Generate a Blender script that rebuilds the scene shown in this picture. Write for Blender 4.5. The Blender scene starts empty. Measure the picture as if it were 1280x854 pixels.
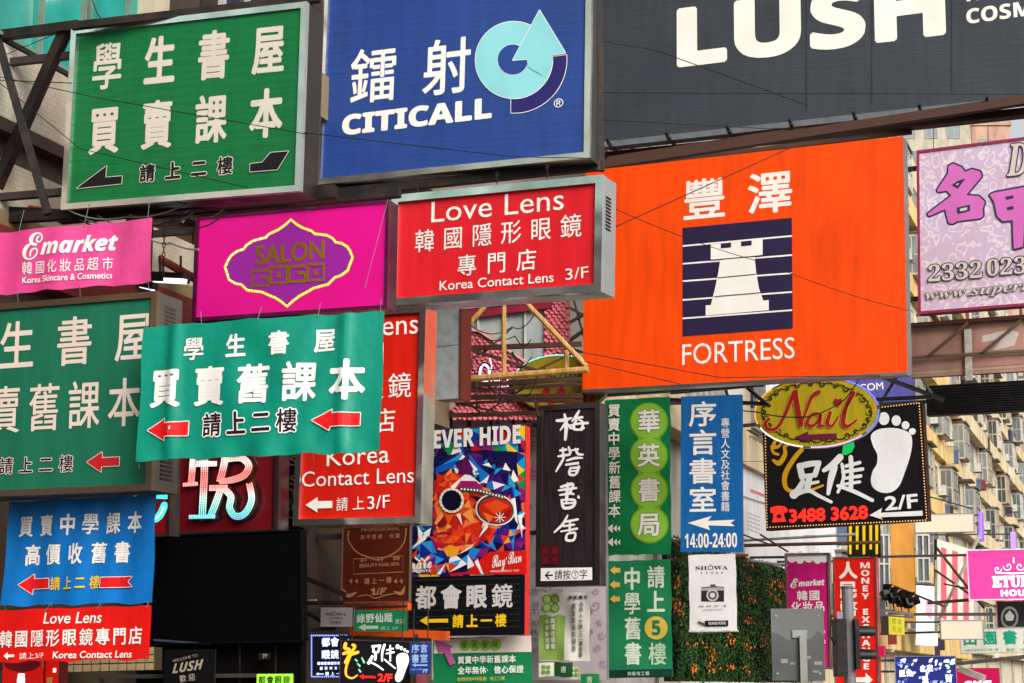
import bpy, bmesh, math, random
import numpy as np
from mathutils import Matrix, Vector
from mathutils.geometry import tessellate_polygon
random.seed(7)
R = math.radians
SC = bpy.context.scene
COL = SC.collection

# ------------------------------------------------------------------ camera
FPX, PITCH, EYE = 2300.0, R(10.6), 1.7          # focal length in pixels of the 1280 wide picture
cam_d = bpy.data.cameras.new('camera'); cam = bpy.data.objects.new('camera', cam_d); COL.objects.link(cam)
cam.location = (0, 0, EYE); cam.rotation_euler = (R(90) + PITCH, 0, 0)
cam_d.sensor_width = 36; cam_d.lens = 36 * FPX / 1280; cam_d.clip_end = 3000
SC.camera = cam

# ------------------------------------------------------------------ sky, sun, exposure
SUN_EL, SUN_AZ = R(31), R(152)                  # azimuth clockwise from +Y: high behind the camera, to its right
W = bpy.data.worlds.new('World'); SC.world = W; W.use_nodes = True
nt = W.node_tree; bg = nt.nodes['Background']
sky = nt.nodes.new('ShaderNodeTexSky'); sky.sky_type = 'NISHITA'; sky.sun_disc = False
sky.sun_elevation = SUN_EL; sky.sun_rotation = SUN_AZ; sky.air_density = 1.6; sky.dust_density = 6; sky.ozone_density = 1
hs = nt.nodes.new('ShaderNodeHueSaturation'); hs.inputs['Saturation'].default_value = 0.14
nt.links.new(sky.outputs[0], hs.inputs['Color']); nt.links.new(hs.outputs[0], bg.inputs['Color'])
bg.inputs['Strength'].default_value = 0.15
sun_d = bpy.data.lights.new('sun', 'SUN'); sun = bpy.data.objects.new('sun', sun_d); COL.objects.link(sun)
sun_d.energy = 1.25; sun_d.angle = R(35); sun_d.color = (1.0, 0.95, 0.88)
sd = Vector((math.sin(SUN_AZ) * math.cos(SUN_EL), math.cos(SUN_AZ) * math.cos(SUN_EL), math.sin(SUN_EL)))
sun.rotation_euler = sd.to_track_quat('Z', 'Y').to_euler(); sun.location = (0, -20, 60)
SC.view_settings.view_transform = 'Standard'; SC.view_settings.look = 'None'
SC.view_settings.exposure = 0.42; SC.view_settings.gamma = 1
SC.view_settings.use_curve_mapping = False
try:
    SC.cycles.max_bounces = 6; SC.cycles.use_denoising = True
except Exception: pass

# ------------------------------------------------------------------ materials
def lin(h, k=1.0):
    h = h.lstrip('#'); c = [int(h[i:i+2], 16) / 255 for i in (0, 2, 4)]
    return [min(1, (x / 12.92 if x <= .04045 else ((x + .055) / 1.055) ** 2.4) * k) for x in c]
MATS = {}
def _new(name):
    m = bpy.data.materials.new(name); m.use_nodes = True
    return m, m.node_tree, m.node_tree.nodes['Principled BSDF']
def _noise(nt, scale, detail=4, sc=(1, 1, 1), coord='Object'):
    tc = nt.nodes.new('ShaderNodeTexCoord'); mp = nt.nodes.new('ShaderNodeMapping'); n = nt.nodes.new('ShaderNodeTexNoise')
    mp.inputs['Scale'].default_value = sc; n.inputs['Scale'].default_value = scale; n.inputs['Detail'].default_value = detail
    nt.links.new(tc.outputs[coord], mp.inputs[0]); nt.links.new(mp.outputs[0], n.inputs['Vector'])
    return n.outputs['Fac']
def _ramp(nt, fac, a, b, c0, c1):
    r = nt.nodes.new('ShaderNodeValToRGB'); r.color_ramp.elements[0].position = a; r.color_ramp.elements[1].position = b
    r.color_ramp.elements[0].color = (*c0[:3], 1); r.color_ramp.elements[1].color = (*c1[:3], 1)
    nt.links.new(fac, r.inputs[0]); return r.outputs[0]
def _mul(nt, a, b, f=1.0):
    m = nt.nodes.new('ShaderNodeMix'); m.data_type = 'RGBA'; m.blend_type = 'MULTIPLY'; m.inputs[0].default_value = f
    for i, s in ((6, a), (7, b)):
        if isinstance(s, (list, tuple)): m.inputs[i].default_value = (*s[:3], 1)
        else: nt.links.new(s, m.inputs[i])
    return m.outputs[2]
def _bump(nt, p, fac, strength, dist):
    b = nt.nodes.new('ShaderNodeBump'); b.inputs['Strength'].default_value = strength; b.inputs['Distance'].default_value = dist
    nt.links.new(fac, b.inputs['Height']); nt.links.new(b.outputs[0], p.inputs['Normal'])

def M(kind, hx='ffffff', arg=None):
    """procedural material cache"""
    key = (kind, hx, arg)
    if key in MATS: return MATS[key]
    m, t, p = _new(kind + '_' + hx)
    p.inputs['Specular IOR Level'].default_value = .22
    c = lin(hx, .9) if len(hx) == 6 else [.3, .2, .2]
    if kind == 'print':                      # ink / cut vinyl lettering, slightly soiled
        f = _noise(t, 1.6, 5, (1, .5, 1)); d = _ramp(t, f, .3, .75, (1, 1, 1), (.86, .84, .8))
        t.links.new(_mul(t, c, d), p.inputs['Base Color']); p.inputs['Roughness'].default_value = .45
    elif kind == 'panel':                    # acrylic / flex face of a light box
        f = _noise(t, 2.2, 6, (3, .35, 1)); d = _ramp(t, f, .35, .8, (1, 1, 1), (.74, .72, .7))
        f2 = _noise(t, .8, 2); d2 = _ramp(t, f2, .3, .7, (.9, .9, .9), (1, 1, 1))
        t.links.new(_mul(t, _mul(t, c, d), d2), p.inputs['Base Color']); p.inputs['Roughness'].default_value = arg or .42
        _bump(t, p, _noise(t, 1.3, 2, (1.5, .6, 1)), .12, .03)
    elif kind == 'flex':                     # stretched pvc face with fine creases across
        f = _noise(t, 2.2, 6, (3, .35, 1)); d = _ramp(t, f, .35, .8, (1, 1, 1), (.78, .77, .76)); f2 = _noise(t, .7, 2); d2 = _ramp(t, f2, .3, .7, (.86, .86, .88), (1, 1, 1))
        t.links.new(_mul(t, _mul(t, c, d), d2), p.inputs['Base Color']); p.inputs['Roughness'].default_value = .38; p.inputs['Specular IOR Level'].default_value = .35
        _bump(t, p, _noise(t, 2.0, 4, (1.0, 9, 1)), .35, .025)
    elif kind == 'vinyl':                    # hanging pvc banner
        f = _noise(t, 1.4, 5); d = _ramp(t, f, .3, .8, (1, 1, 1), (.8, .8, .8))
        t.links.new(_mul(t, c, d), p.inputs['Base Color']); p.inputs['Roughness'].default_value = .34
        _bump(t, p, _noise(t, 7, 7, (1, .7, 1)), .45, .02); p.inputs['Specular IOR Level'].default_value = .4
    elif kind == 'steel':                    # mirror-ish folded stainless sheet
        f = _noise(t, 1.2, 5, (1, .4, 1)); d = _ramp(t, f, .4, .75, c, [x * .8 for x in c])
        t.links.new(d, p.inputs['Base Color']); p.inputs['Metallic'].default_value = .95
        p.inputs['Roughness'].default_value = .16 if arg is None else arg
        _bump(t, p, _noise(t, 1.6, 1), .3, .12)
    elif kind == 'paint':                    # painted / rusty steelwork
        f = _noise(t, 5, 6); d = _ramp(t, f, .42, .72, c, [c[0] * .65 + .03, c[1] * .6 + .015, c[2] * .55 + .008])
        t.links.new(d, p.inputs['Base Color']); p.inputs['Roughness'].default_value = arg or .55; p.inputs['Metallic'].default_value = .1
        _bump(t, p, _noise(t, 40, 3), .15, .004)
    elif kind == 'plaster':
        f = _noise(t, 1.2, 7, (1, .3, 1)); d = _ramp(t, f, .3, .78, (1, 1, 1), (.5, .46, .4))
        t.links.new(_mul(t, c, d), p.inputs['Base Color']); p.inputs['Roughness'].default_value = .85
        _bump(t, p, _noise(t, 18, 5), .3, .01)
    elif kind == 'mosaic':                   # tiny facade tiles, far below a few pixels each
        tc = t.nodes.new('ShaderNodeTexCoord'); b = t.nodes.new('ShaderNodeTexBrick'); b.offset = 0
        t.links.new(tc.outputs['Object'], b.inputs['Vector'])
        b.inputs['Color1'].default_value = (*c, 1); b.inputs['Color2'].default_value = (*[x * .85 for x in c], 1)
        b.inputs['Mortar'].default_value = (*[x * .78 for x in c], 1); b.inputs['Scale'].default_value = 1
        b.inputs['Brick Width'].default_value = arg or .05; b.inputs['Row Height'].default_value = arg or .05; b.inputs['Mortar Size'].default_value = (arg or .05) * .1
        f = _noise(t, 1.1, 6, (2, .4, 1)); d = _ramp(t, f, .3, .75, (1, 1, 1), (.6, .55, .48))
        t.links.new(_mul(t, b.outputs['Color'], d), p.inputs['Base Color']); p.inputs['Roughness'].default_value = .5
    elif kind == 'glass':
        f = _noise(t, 1.5, 3, (2, .5, 1)); d = _ramp(t, f, .35, .7, c, [x * .6 for x in c])
        t.links.new(d, p.inputs['Base Color']); p.inputs['Roughness'].default_value = .08; p.inputs['Specular IOR Level'].default_value = .6
    elif kind == 'glow':                     # something that gives off light
        p.inputs['Base Color'].default_value = (*c, 1); p.inputs['Roughness'].default_value = .4
        p.inputs['Emission Color'].default_value = (*lin(hx), 1); p.inputs['Emission Strength'].default_value = arg or 1
    elif kind == 'backlit':                  # lit from within by tubes: uneven
        f = _noise(t, .9, 2, (1, 1, 1)); d = _ramp(t, f, .3, .7, [x * .75 for x in lin(hx)], lin(hx))
        p.inputs['Base Color'].default_value = (*[x * .4 for x in c], 1); p.inputs['Roughness'].default_value = .3
        t.links.new(d, p.inputs['Emission Color']); p.inputs['Emission Strength'].default_value = arg or .5
    elif kind == 'neon':                     # colour runs coral - white - red - teal down the letter (programmed LEDs)
        tc = t.nodes.new('ShaderNodeTexCoord'); sx = t.nodes.new('ShaderNodeSeparateXYZ'); t.links.new(tc.outputs['Object'], sx.inputs[0])
        mr = t.nodes.new('ShaderNodeMapRange'); mr.inputs[1].default_value = arg[0]; mr.inputs[2].default_value = arg[1]
        t.links.new(sx.outputs[1], mr.inputs[0]); r = t.nodes.new('ShaderNodeValToRGB'); t.links.new(mr.outputs[0], r.inputs[0])
        e = r.color_ramp.elements; e[0].position = 0; e[0].color = (.02, .35, .8, 1); e[1].position = 1; e[1].color = (1, .5, .4, 1)
        for pos, cc in ((.12, (.0, .75, .65, 1)), (.36, (.55, 1, .9, 1)), (.52, (1, .25, .2, 1)), (.75, (1, .12, .1, 1)), (.9, (1, .8, .75, 1))):
            x = e.new(pos); x.color = cc
        t.links.new(r.outputs[0], p.inputs['Emission Color']); p.inputs['Emission Strength'].default_value = arg[2]
        p.inputs['Base Color'].default_value = (.3, .2, .2, 1)
    elif kind == 'wood':
        f = _noise(t, 3, 8, (9, .5, 1)); d = _ramp(t, f, .3, .7, c, [min(1, x * 2.0 + .006) for x in c])
        t.links.new(d, p.inputs['Base Color']); p.inputs['Roughness'].default_value = .5; _bump(t, p, f, .4, .01)
    elif kind == 'ornate':                   # printed pale scrollwork
        nz = _noise(t, 2.9, 1.6); ms = t.nodes.new('ShaderNodeMath'); ms.operation = 'MULTIPLY'; ms.inputs[1].default_value = 34; t.links.new(nz, ms.inputs[0])
        sn = t.nodes.new('ShaderNodeMath'); sn.operation = 'SINE'; t.links.new(ms.outputs[0], sn.inputs[0])
        d = _ramp(t, sn.outputs[0], .2, .9, c, [(x + 2 * y) / 3 for x, y in zip(c, lin(arg))]); f2 = _noise(t, .6, 2); d2 = _ramp(t, f2, .4, .65, (1, 1, 1), (1, .93, .85))
        t.links.new(_mul(t, d, d2), p.inputs['Base Color']); p.inputs['Roughness'].default_value = .5
    elif kind == 'leaf':
        oi = t.nodes.new('ShaderNodeTexCoord'); f = _noise(t, 4, 3); d = _ramp(t, f, .3, .7, c, [c[0] * 2.2, c[1] * 1.9, c[2] * 1.3])
        t.links.new(d, p.inputs['Base Color']); p.inputs['Roughness'].default_value = .5
    elif kind == 'black':
        p.inputs['Base Color'].default_value = (*c, 1); p.inputs['Roughness'].default_value = .7; p.inputs['Specular IOR Level'].default_value = .05
    elif kind == 'rubber':
        p.inputs['Base Color'].default_value = (*c, 1); p.inputs['Roughness'].default_value = .6
    elif kind == 'asphalt':
        f = _noise(t, 60, 6); d = _ramp(t, f, .3, .7, [x * .8 for x in c], [x * 1.25 for x in c])
        t.links.new(d, p.inputs['Base Color']); p.inputs['Roughness'].default_value = .85
    MATS[key] = m
    return m

# ------------------------------------------------------------------ geometry helpers
def mk(name, verts, faces, mat, parent=None, smooth=False):
    me = bpy.data.meshes.new(name); me.from_pydata([tuple(map(float, v)) for v in verts], [], faces); me.materials.append(mat)
    if smooth:
        for f in me.polygons: f.use_smooth = True
    o = bpy.data.objects.new(name, me); COL.objects.link(o)
    if parent is not None: o.parent = parent
    return o
def tag(o, label=None, cat=None, group=None, kind=None):
    for k, v in (('label', label), ('category', cat), ('group', group), ('kind', kind)):
        if v: o[k] = v
    return o
def thing(name, label, cat, group=None, mat=None):
    o = bpy.data.objects.new(name, None); COL.objects.link(o); o.empty_display_size = .2
    if mat is not None: o.matrix_world = mat
    return tag(o, label, cat, group)
class B:
    """collects boxes / bars / tubes, then becomes one mesh"""
    def __init__(s): s.v = []; s.f = []
    def add(s, v, f):
        n = len(s.v); s.v += [tuple(map(float, x)) for x in v]; s.f += [tuple(n + i for i in q) for q in f]; return s
    def box(s, x0, x1, y0, y1, z0, z1):
        return s.add([(x0,y0,z0),(x1,y0,z0),(x1,y1,z0),(x0,y1,z0),(x0,y0,z1),(x1,y0,z1),(x1,y1,z1),(x0,y1,z1)],
                     [(0,3,2,1),(4,5,6,7),(0,1,5,4),(1,2,6,5),(2,3,7,6),(3,0,4,7)])
    def tube(s, a, b, r, n=6, r2=None):
        a = Vector(a); b = Vector(b); d = (b - a)
        if d.length < 1e-6: return s
        q = d.normalized(); u = q.orthogonal().normalized(); w = q.cross(u); r2 = r if r2 is None else r2
        vs = []
        for c, rr in ((a, r), (b, r2)):
            for i in range(n):
                t = 2 * math.pi * i / n + math.pi / n; vs.append(c + (u * math.cos(t) + w * math.sin(t)) * rr)
        fs = [(i, (i + 1) % n, n + (i + 1) % n, n + i) for i in range(n)] + [tuple(range(n - 1, -1, -1)), tuple(range(n, 2 * n))]
        return s.add(vs, fs)
    def bar(s, a, b, wd, ht, up=(0, 0, 1)):
        a = Vector(a); b = Vector(b); q = (b - a).normalized(); up = Vector(up)
        if abs(q.dot(up)) > .98: up = Vector((1, 0, 0))
        u = q.cross(up).normalized(); w = u.cross(q)
        vs = [c + u * (i * wd / 2) + w * (j * ht / 2) for c in (a, b) for i, j in ((-1, -1), (1, -1), (1, 1), (-1, 1))]
        return s.add(vs, [(0,1,2,3),(7,6,5,4),(0,4,5,1),(1,5,6,2),(2,6,7,3),(3,7,4,0)])
    def path(s, pts, r, n=6):
        for a, b in zip(pts[:-1], pts[1:]): s.tube(a, b, r, n)
        return s
    def mk(s, name, mat, parent=None, smooth=False): return mk(name, s.v, s.f, mat, parent, smooth)

# photograph pixel (1280 x 854) -> viewing ray -> world point
CF = np.array((0, math.cos(PITCH), math.sin(PITCH))); CU = np.array((0, -math.sin(PITCH), math.cos(PITCH))); CO = np.array((0, 0, EYE))
def ray(px, py): return np.array((1., 0, 0)) * ((px - 640) / FPX) + CU * ((427 - py) / FPX) + CF
def at(px, py, Y):
    d = ray(px, py); return CO + d * (Y / d[1])
def proj(P):
    d = P - CO; z = d @ CF; return np.array((640 + FPX * d[0] / z, 427 - FPX * (d @ CU) / z))

# the line of house fronts: recedes to the right, 19.5 degrees off the camera axis
TH = math.atan(.355); DS = np.array((math.sin(TH), math.cos(TH), 0)); FX0 = -11.2
DN = np.array((math.cos(TH), -math.sin(TH), 0))
class Frame:
    """a plane in the street: o origin, r right, u up, n towards the viewer"""
    def __init__(s, o, r, u):
        s.o = np.array(o, float); s.r = np.array(r, float); s.u = np.array(u, float); s.n = np.cross(s.r, s.u)
    def mat(s): return Matrix(((s.r[0], s.u[0], s.n[0], s.o[0]), (s.r[1], s.u[1], s.n[1], s.o[1]), (s.r[2], s.u[2], s.n[2], s.o[2]), (0, 0, 0, 1)))
    def loc(s, px, py, z=0.):
        d = ray(px, py); k = ((s.o + s.n * z - CO) @ s.n) / (d @ s.n); P = CO + d * k - s.o
        return np.array((P @ s.r, P @ s.u))
    def wp(s, x, y, z=0.): return s.o + s.r * x + s.u * y + s.n * z

def fit_rect(quad, Y, yaw0=20.0):
    """upright rectangle in the street whose corners land on the four measured corners"""
    quad = np.array(quad, float); c = quad.mean(0); C = at(c[0], c[1], Y); s = Y / FPX
    w = (np.linalg.norm(quad[1] - quad[0]) + np.linalg.norm(quad[2] - quad[3])) / 2 * s / math.cos(R(yaw0))
    h = (np.linalg.norm(quad[3] - quad[0]) + np.linalg.norm(quad[2] - quad[1])) / 2 * s
    p = np.array((yaw0, 0, 0, C[0], C[2], w, h), float)
    def axes(p):
        a, t, r = R(p[0]), R(p[1]), R(p[2])
        r0 = np.array((math.cos(a), -math.sin(a), 0)); u0 = np.array((0, 0, 1.)); n0 = np.cross(r0, u0)
        u1 = u0 * math.cos(t) + n0 * math.sin(t)
        return r0 * math.cos(r) + u1 * math.sin(r), u1 * math.cos(r) - r0 * math.sin(r)
    def res(p):
        rr, uu = axes(p); C = np.array((p[3], Y, p[4])); out = []
        for (i, j), q in zip(((-1, 1), (1, 1), (1, -1), (-1, -1)), quad):
            out += list(proj(C + rr * (i * p[5] / 2) + uu * (j * p[6] / 2)) - q)
        return np.array(out + [(p[0] - yaw0) / 4, p[1] / .8, p[2] / .8])
    for _ in range(12):
        f = res(p); J = np.zeros((len(f), 7))
        for k in range(7):
            q = p.copy(); e = 1e-4; q[k] += e; J[:, k] = (res(q) - f) / e
        p = p - np.linalg.lstsq(J, f, rcond=None)[0]
    rr, uu = axes(p); C = np.array((p[3], Y, p[4]))
    return Frame(C - uu * p[6] / 2, rr, uu), p[5], p[6]

# ------------------------------------------------------------------ glyphs
_tc = bpy.data.curves.new('glyph_source', 'FONT'); _tc.dimensions = '2D'; _tc.fill_mode = 'FRONT'; _tc.resolution_u = 3
_to = bpy.data.objects.new('glyph_source', _tc); _gs = bpy.data.scenes.new('glyph_scene'); _gs.collection.objects.link(_to)
GL = {}
def _ev(body):
    _tc.body = body; _gs.view_layers[0].update(); dg = _gs.view_layers[0].depsgraph; e = _to.evaluated_get(dg); me = e.to_mesh()
    v = [(a.co.x, a.co.y) for a in me.vertices]; f = [tuple(q.vertices) for q in me.polygons]; e.to_mesh_clear(); return np.array(v).reshape(-1, 2), f
def glyph(ch):
    if ch not in GL:
        if 'I' not in GL:
            v, f = _ev('I'); GL['_Ix'] = v[:, 0].max(); v2, _ = _ev('II'); GL['I'] = (v, f, v2[:, 0].max() - v[:, 0].max())
        if ch != 'I':
            v, f = _ev(ch) if ch.strip() else (np.zeros((0, 2)), [])
            if is_cjk(ch): GL[ch] = (v, f, 1.)
            else:
                v2, _ = _ev(ch + 'I'); GL[ch] = (v, f, v2[:, 0].max() - GL['_Ix'])
    return GL[ch]
def is_cjk(ch): return '\u2e80' <= ch <= '\u9fff' or '\uff00' <= ch <= '\uffef' or ch in '⑤⑦'
def BD(t):      # bold sans
    return ''.join(chr(0x1D5D4 + ord(c) - 65) if 'A' <= c <= 'Z' else chr(0x1D5EE + ord(c) - 97) if 'a' <= c <= 'z' else chr(0x1D7EC + ord(c) - 48) if '0' <= c <= '9' else c for c in t)
def BI(t):      # bold italic sans
    return ''.join(chr(0x1D63C + ord(c) - 65) if 'A' <= c <= 'Z' else chr(0x1D656 + ord(c) - 97) if 'a' <= c <= 'z' else chr(0x1D7EC + ord(c) - 48) if '0' <= c <= '9' else c for c in t)
def SR(t):      # bold serif
    return ''.join(chr(0x1D400 + ord(c) - 65) if 'A' <= c <= 'Z' else chr(0x1D41A + ord(c) - 97) if 'a' <= c <= 'z' else chr(0x1D7CE + ord(c) - 48) if '0' <= c <= '9' else c for c in t)
def SI(t):      # bold italic serif
    return ''.join(chr(0x1D468 + ord(c) - 65) if 'A' <= c <= 'Z' else chr(0x1D482 + ord(c) - 97) if 'a' <= c <= 'z' else chr(0x1D7CE + ord(c) - 48) if '0' <= c <= '9' else c for c in t)
def SCR(t):     # bold script
    return ''.join(chr(0x1D4D0 + ord(c) - 65) if 'A' <= c <= 'Z' else chr(0x1D4EA + ord(c) - 97) if 'a' <= c <= 'z' else c for c in t)
OCT = [(math.cos(k * math.pi / 4 + .2), math.sin(k * math.pi / 4 + .2)) for k in range(8)]

def smooth_path(pts, n=5, closed=False):
    P = [np.array(p, float) for p in pts]; m = len(P); out = []
    if m < 3: return P
    rng = range(m) if closed else range(m - 1)
    for i in rng:
        g = (lambda k: P[k % m]) if closed else (lambda k: P[max(0, min(m - 1, k))])
        a, b, c, d = g(i - 1), g(i), g(i + 1), g(i + 2)
        for k in range(n):
            t = k / n; out.append(.5 * ((2 * b) + (c - a) * t + (2 * a - 5 * b + 4 * c - d) * t * t + (3 * b - a - 3 * c + d) * t ** 3))
    if not closed: out.append(P[-1])
    return out

# ------------------------------------------------------------------ a sign: one thing, its parts built in its own plane
class Sign(Frame):
    def __init__(s, name, label, cat, quad, Y, group=None, yaw=20.0, warp=None):
        fr, s.w, s.h = fit_rect(quad, Y, yaw); s.o, s.r, s.u, s.n = fr.o, fr.r, fr.u, fr.n
        s.root = thing(name, label, cat, group, s.mat()); s.warp = warp; s.z = .004; s.Y = Y; s.cut = None
        s.dz = .0016; s.ppm = FPX / Y      # pixels per metre
    def nz(s): s.z += s.dz; return s.z
    # 2-D mesh in the sign plane -> part
    def put(s, name, V, F, mat, z=None, zs=None, solid=0.):
        V = np.asarray(V, float).reshape(-1, 2); z = s.nz() if z is None else z
        if s.warp is not None and s.cut is not None:
            bm = bmesh.new(); vs = [bm.verts.new((a[0], a[1], 0 if zs is None else zs[i])) for i, a in enumerate(V)]
            for f in F:
                try: bm.faces.new([vs[i] for i in f])
                except ValueError: pass
            x0, x1 = V[:, 0].min(), V[:, 0].max(); y0, y1 = V[:, 1].min(), V[:, 1].max()
            for ax, lo, hi in ((0, x0, x1), (1, y0, y1)):
                for c in s.cut[ax]:
                    if lo < c < hi:
                        no = (1, 0, 0) if ax == 0 else (0, 1, 0); co = (c, 0, 0) if ax == 0 else (0, c, 0)
                        bmesh.ops.bisect_plane(bm, geom=bm.verts[:] + bm.edges[:] + bm.faces[:], plane_co=co, plane_no=no)
            bm.verts.index_update()
            v3 = [(v.co.x, v.co.y, v.co.z + z + s.warp(v.co.x, v.co.y)) for v in bm.verts]; f3 = [tuple(v.index for v in f.verts) for f in bm.faces]; bm.free()
            return mk(name, v3, f3, mat, s.root)
        v3 = [(a[0], a[1], z + (zs[i] if zs is not None else 0)) for i, a in enumerate(V)]
        if solid:        # raised letters: skirt down to the panel
            from collections import Counter
            ed = Counter(); 
            for f in F:
                for a, b in zip(f, f[1:] + f[:1]): ed[(a, b)] += 1
            n = len(v3); v3 += [(a[0], a[1], a[2] - solid) for a in v3[:n]]
            F = list(F) + [(b, a, a + n, b + n) for (a, b) in list(ed) if (b, a) not in ed]
        return mk(name, v3, F, mat, s.root)
    def fat(s, V, F, r):
        """thicken flat shapes by r metres (sum with a disc)"""
        if r <= 0: return V, F, None
        VV = [V]; FF = list(F); zs = [np.full(len(V), 9e-4)]; n = len(V)
        for k, (cx, cy) in enumerate(OCT):
            VV.append(V + np.array((cx, cy)) * r); FF += [tuple(i + n * (k + 1) for i in f) for f in F]; zs.append(np.full(n, k * 1e-4))
        return np.concatenate(VV), FF, np.concatenate(zs)
    def shape(s, V, F, mat, name='lettering', wt=0., outline=None, solid=0.):
        V = np.asarray(V, float).reshape(-1, 2)
        if outline:
            v, f, z = s.fat(V, F, (wt + outline[1]) / s.ppm); s.put('outline', v, f, outline[0], zs=z)
        v, f, z = s.fat(V, F, wt / s.ppm); return s.put(name, v, f, mat, zs=z, solid=solid)
    def hgt(s, p, h):       # h pixels of height at p -> metres along u
        a = s.loc(p[0], p[1] - h / 2); b = s.loc(p[0], p[1] + h / 2); return a[1] - b[1]
    def text(s, txt, p0, p1, h, mat, wt=0., outline=None, cw=None, shear=0., name='lettering', solid=0.):
        """one line from p0 (left middle) to p1 (right middle), h = ideograph or capital height"""
        a, b = s.loc(*p0), s.loc(*p1); L = np.linalg.norm(b - a); ex = (b - a) / L; ey = np.array((-ex[1], ex[0]))
        mid = ((p0[0] + p1[0]) / 2, (p0[1] + p1[1]) / 2); H = s.hgt(mid, h) - 2 * wt / s.ppm; w0 = wt / s.ppm
        VV = []; FF = []; n = 0
        if all(is_cjk(c) or c in ' ·‧-' for c in txt):
            k = len(txt); cwm = (cw / s.ppm * 1.06 if cw else min(H * .95, L / k * .94)) - 2 * w0
            step = (L - cwm - 2 * w0) / max(1, k - 1)
            for i, ch in enumerate(txt):
                v, f, _ = glyph(ch)
                if not len(v): continue
                sx = cwm / .93; sy = H / .93
                q = (v - np.array((.5, .372))) * np.array((sx, sy)); q[:, 0] += cwm / 2 + i * step + w0 + q[:, 1] * shear
                VV.append(q); FF += [tuple(j + n for j in t) for t in f]; n += len(v)
        else:
            x = 0.; parts = []
            for ch in txt:
                v, f, adv = glyph(ch)
                if len(v): parts.append((v + np.array((x, 0)), f))
                x += adv
            allv = np.concatenate([q[0] for q in parts]); x0, x1 = allv[:, 0].min(), allv[:, 0].max()
            cj = any(is_cjk(c) for c in txt); cap, mdl = .9, .372
            if not cj:
                cap = max([glyph(c)[0][:, 1].max() for c in txt if len(glyph(c)[0]) and c not in '/(),®-.:'] or [.72]); mdl = cap / 2
            sx = (L - 2 * w0) / (x1 - x0); sy = H / cap
            for v, f in parts:
                q = (v - np.array((x0, mdl))) * np.array((sx, sy)); q[:, 0] += w0 + q[:, 1] * shear
                VV.append(q); FF += [tuple(j + n for j in t) for t in f]; n += len(v)
        VV = [a + V[:, :1] * ex + V[:, 1:] * ey for V in VV]
        return s.glyphs(VV, FF, mat, name, wt, outline, solid, h, txt)
    def vtext(s, txt, p0, p1, w, mat, wt=0., outline=None, fill=.92, name='lettering'):
        """column of glyphs from p0 (top middle) to p1 (bottom middle), w wide"""
        a, b = s.loc(*p0), s.loc(*p1); k = len(txt); step = (b - a) / k; VV = []; FF = []; n = 0; w0 = wt / s.ppm
        W = w / s.ppm * 1.06 - 2 * w0; H = np.linalg.norm(step) * fill - 2 * w0
        for i, ch in enumerate(txt):
            v, f, _ = glyph(ch)
            if not len(v): continue
            c = a + step * (i + .5)
            if is_cjk(ch): q = (v - np.array((.5, .372))) * np.array((W, H)) / .93
            else:
                m = (v.max(0) + v.min(0)) / 2; q = (v - m) * np.array((W / .66, H / .728))
            VV.append(q + c); FF += [tuple(j + n for j in t) for t in f]; n += len(v)
        return s.glyphs(VV, FF, mat, name, wt, outline, 0., w, txt)
    def glyphs(s, VV, FF, mat, name, wt, outline, solid, px, txt):
        """big glyphs are parts of their own, small print is one joined part"""
        if px < 9.5:
            o = s.shape(np.concatenate(VV), FF, mat, name, wt, outline, solid); o['kind'] = 'stuff'
            return o
        n = 0; z0 = s.z; w_in = wt; nm = 'character' if any(is_cjk(c) for c in txt) else 'letter'; zm = z0
        for V in VV:
            F = [tuple(i - n for i in f) for f in FF if n <= f[0] < n + len(V)]; n += len(V); s.z = z0
            if nm == 'character': wt = w_in * max(.35, min(1.1, 1.2 - len(V) / 190))
            o = s.shape(V, F, mat, nm, wt, outline, solid); zm = max(zm, s.z)
        s.z = zm; return o
    def poly(s, pts, mat, name='emblem', outline=None, wt=0., smooth=0, loc=False, solid=0.):
        P = smooth_path(pts, smooth, True) if smooth else pts
        V = np.array([p if loc else s.loc(*p) for p in P], float)
        F = [tuple(t) for t in tessellate_polygon([[Vector((v[0], v[1], 0)) for v in V]])]
        # keep faces turned to the viewer
        F = [t if np.cross(V[t[1]] - V[t[0]], V[t[2]] - V[t[0]]) > 0 else t[::-1] for t in F]
        return s.shape(V, F, mat, name, wt, outline, solid)
    def ell(s, c, rx, ry, mat, name='emblem', n=40, outline=None, rot=0., solid=0.):
        return s.poly([(c[0] + rx * math.cos(t) * math.cos(rot) - ry * math.sin(t) * math.sin(rot), c[1] + rx * math.cos(t) * math.sin(rot) + ry * math.sin(t) * math.cos(rot))
                       for t in [2 * math.pi * i / n for i in range(n)]], mat, name, outline, solid=solid)
    def rect(s, x0, y0, x1, y1, mat, name='emblem', outline=None, solid=0.):
        return s.poly([(x0, y0), (x1, y0), (x1, y1), (x0, y1)], mat, name, outline, solid=solid)
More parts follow.
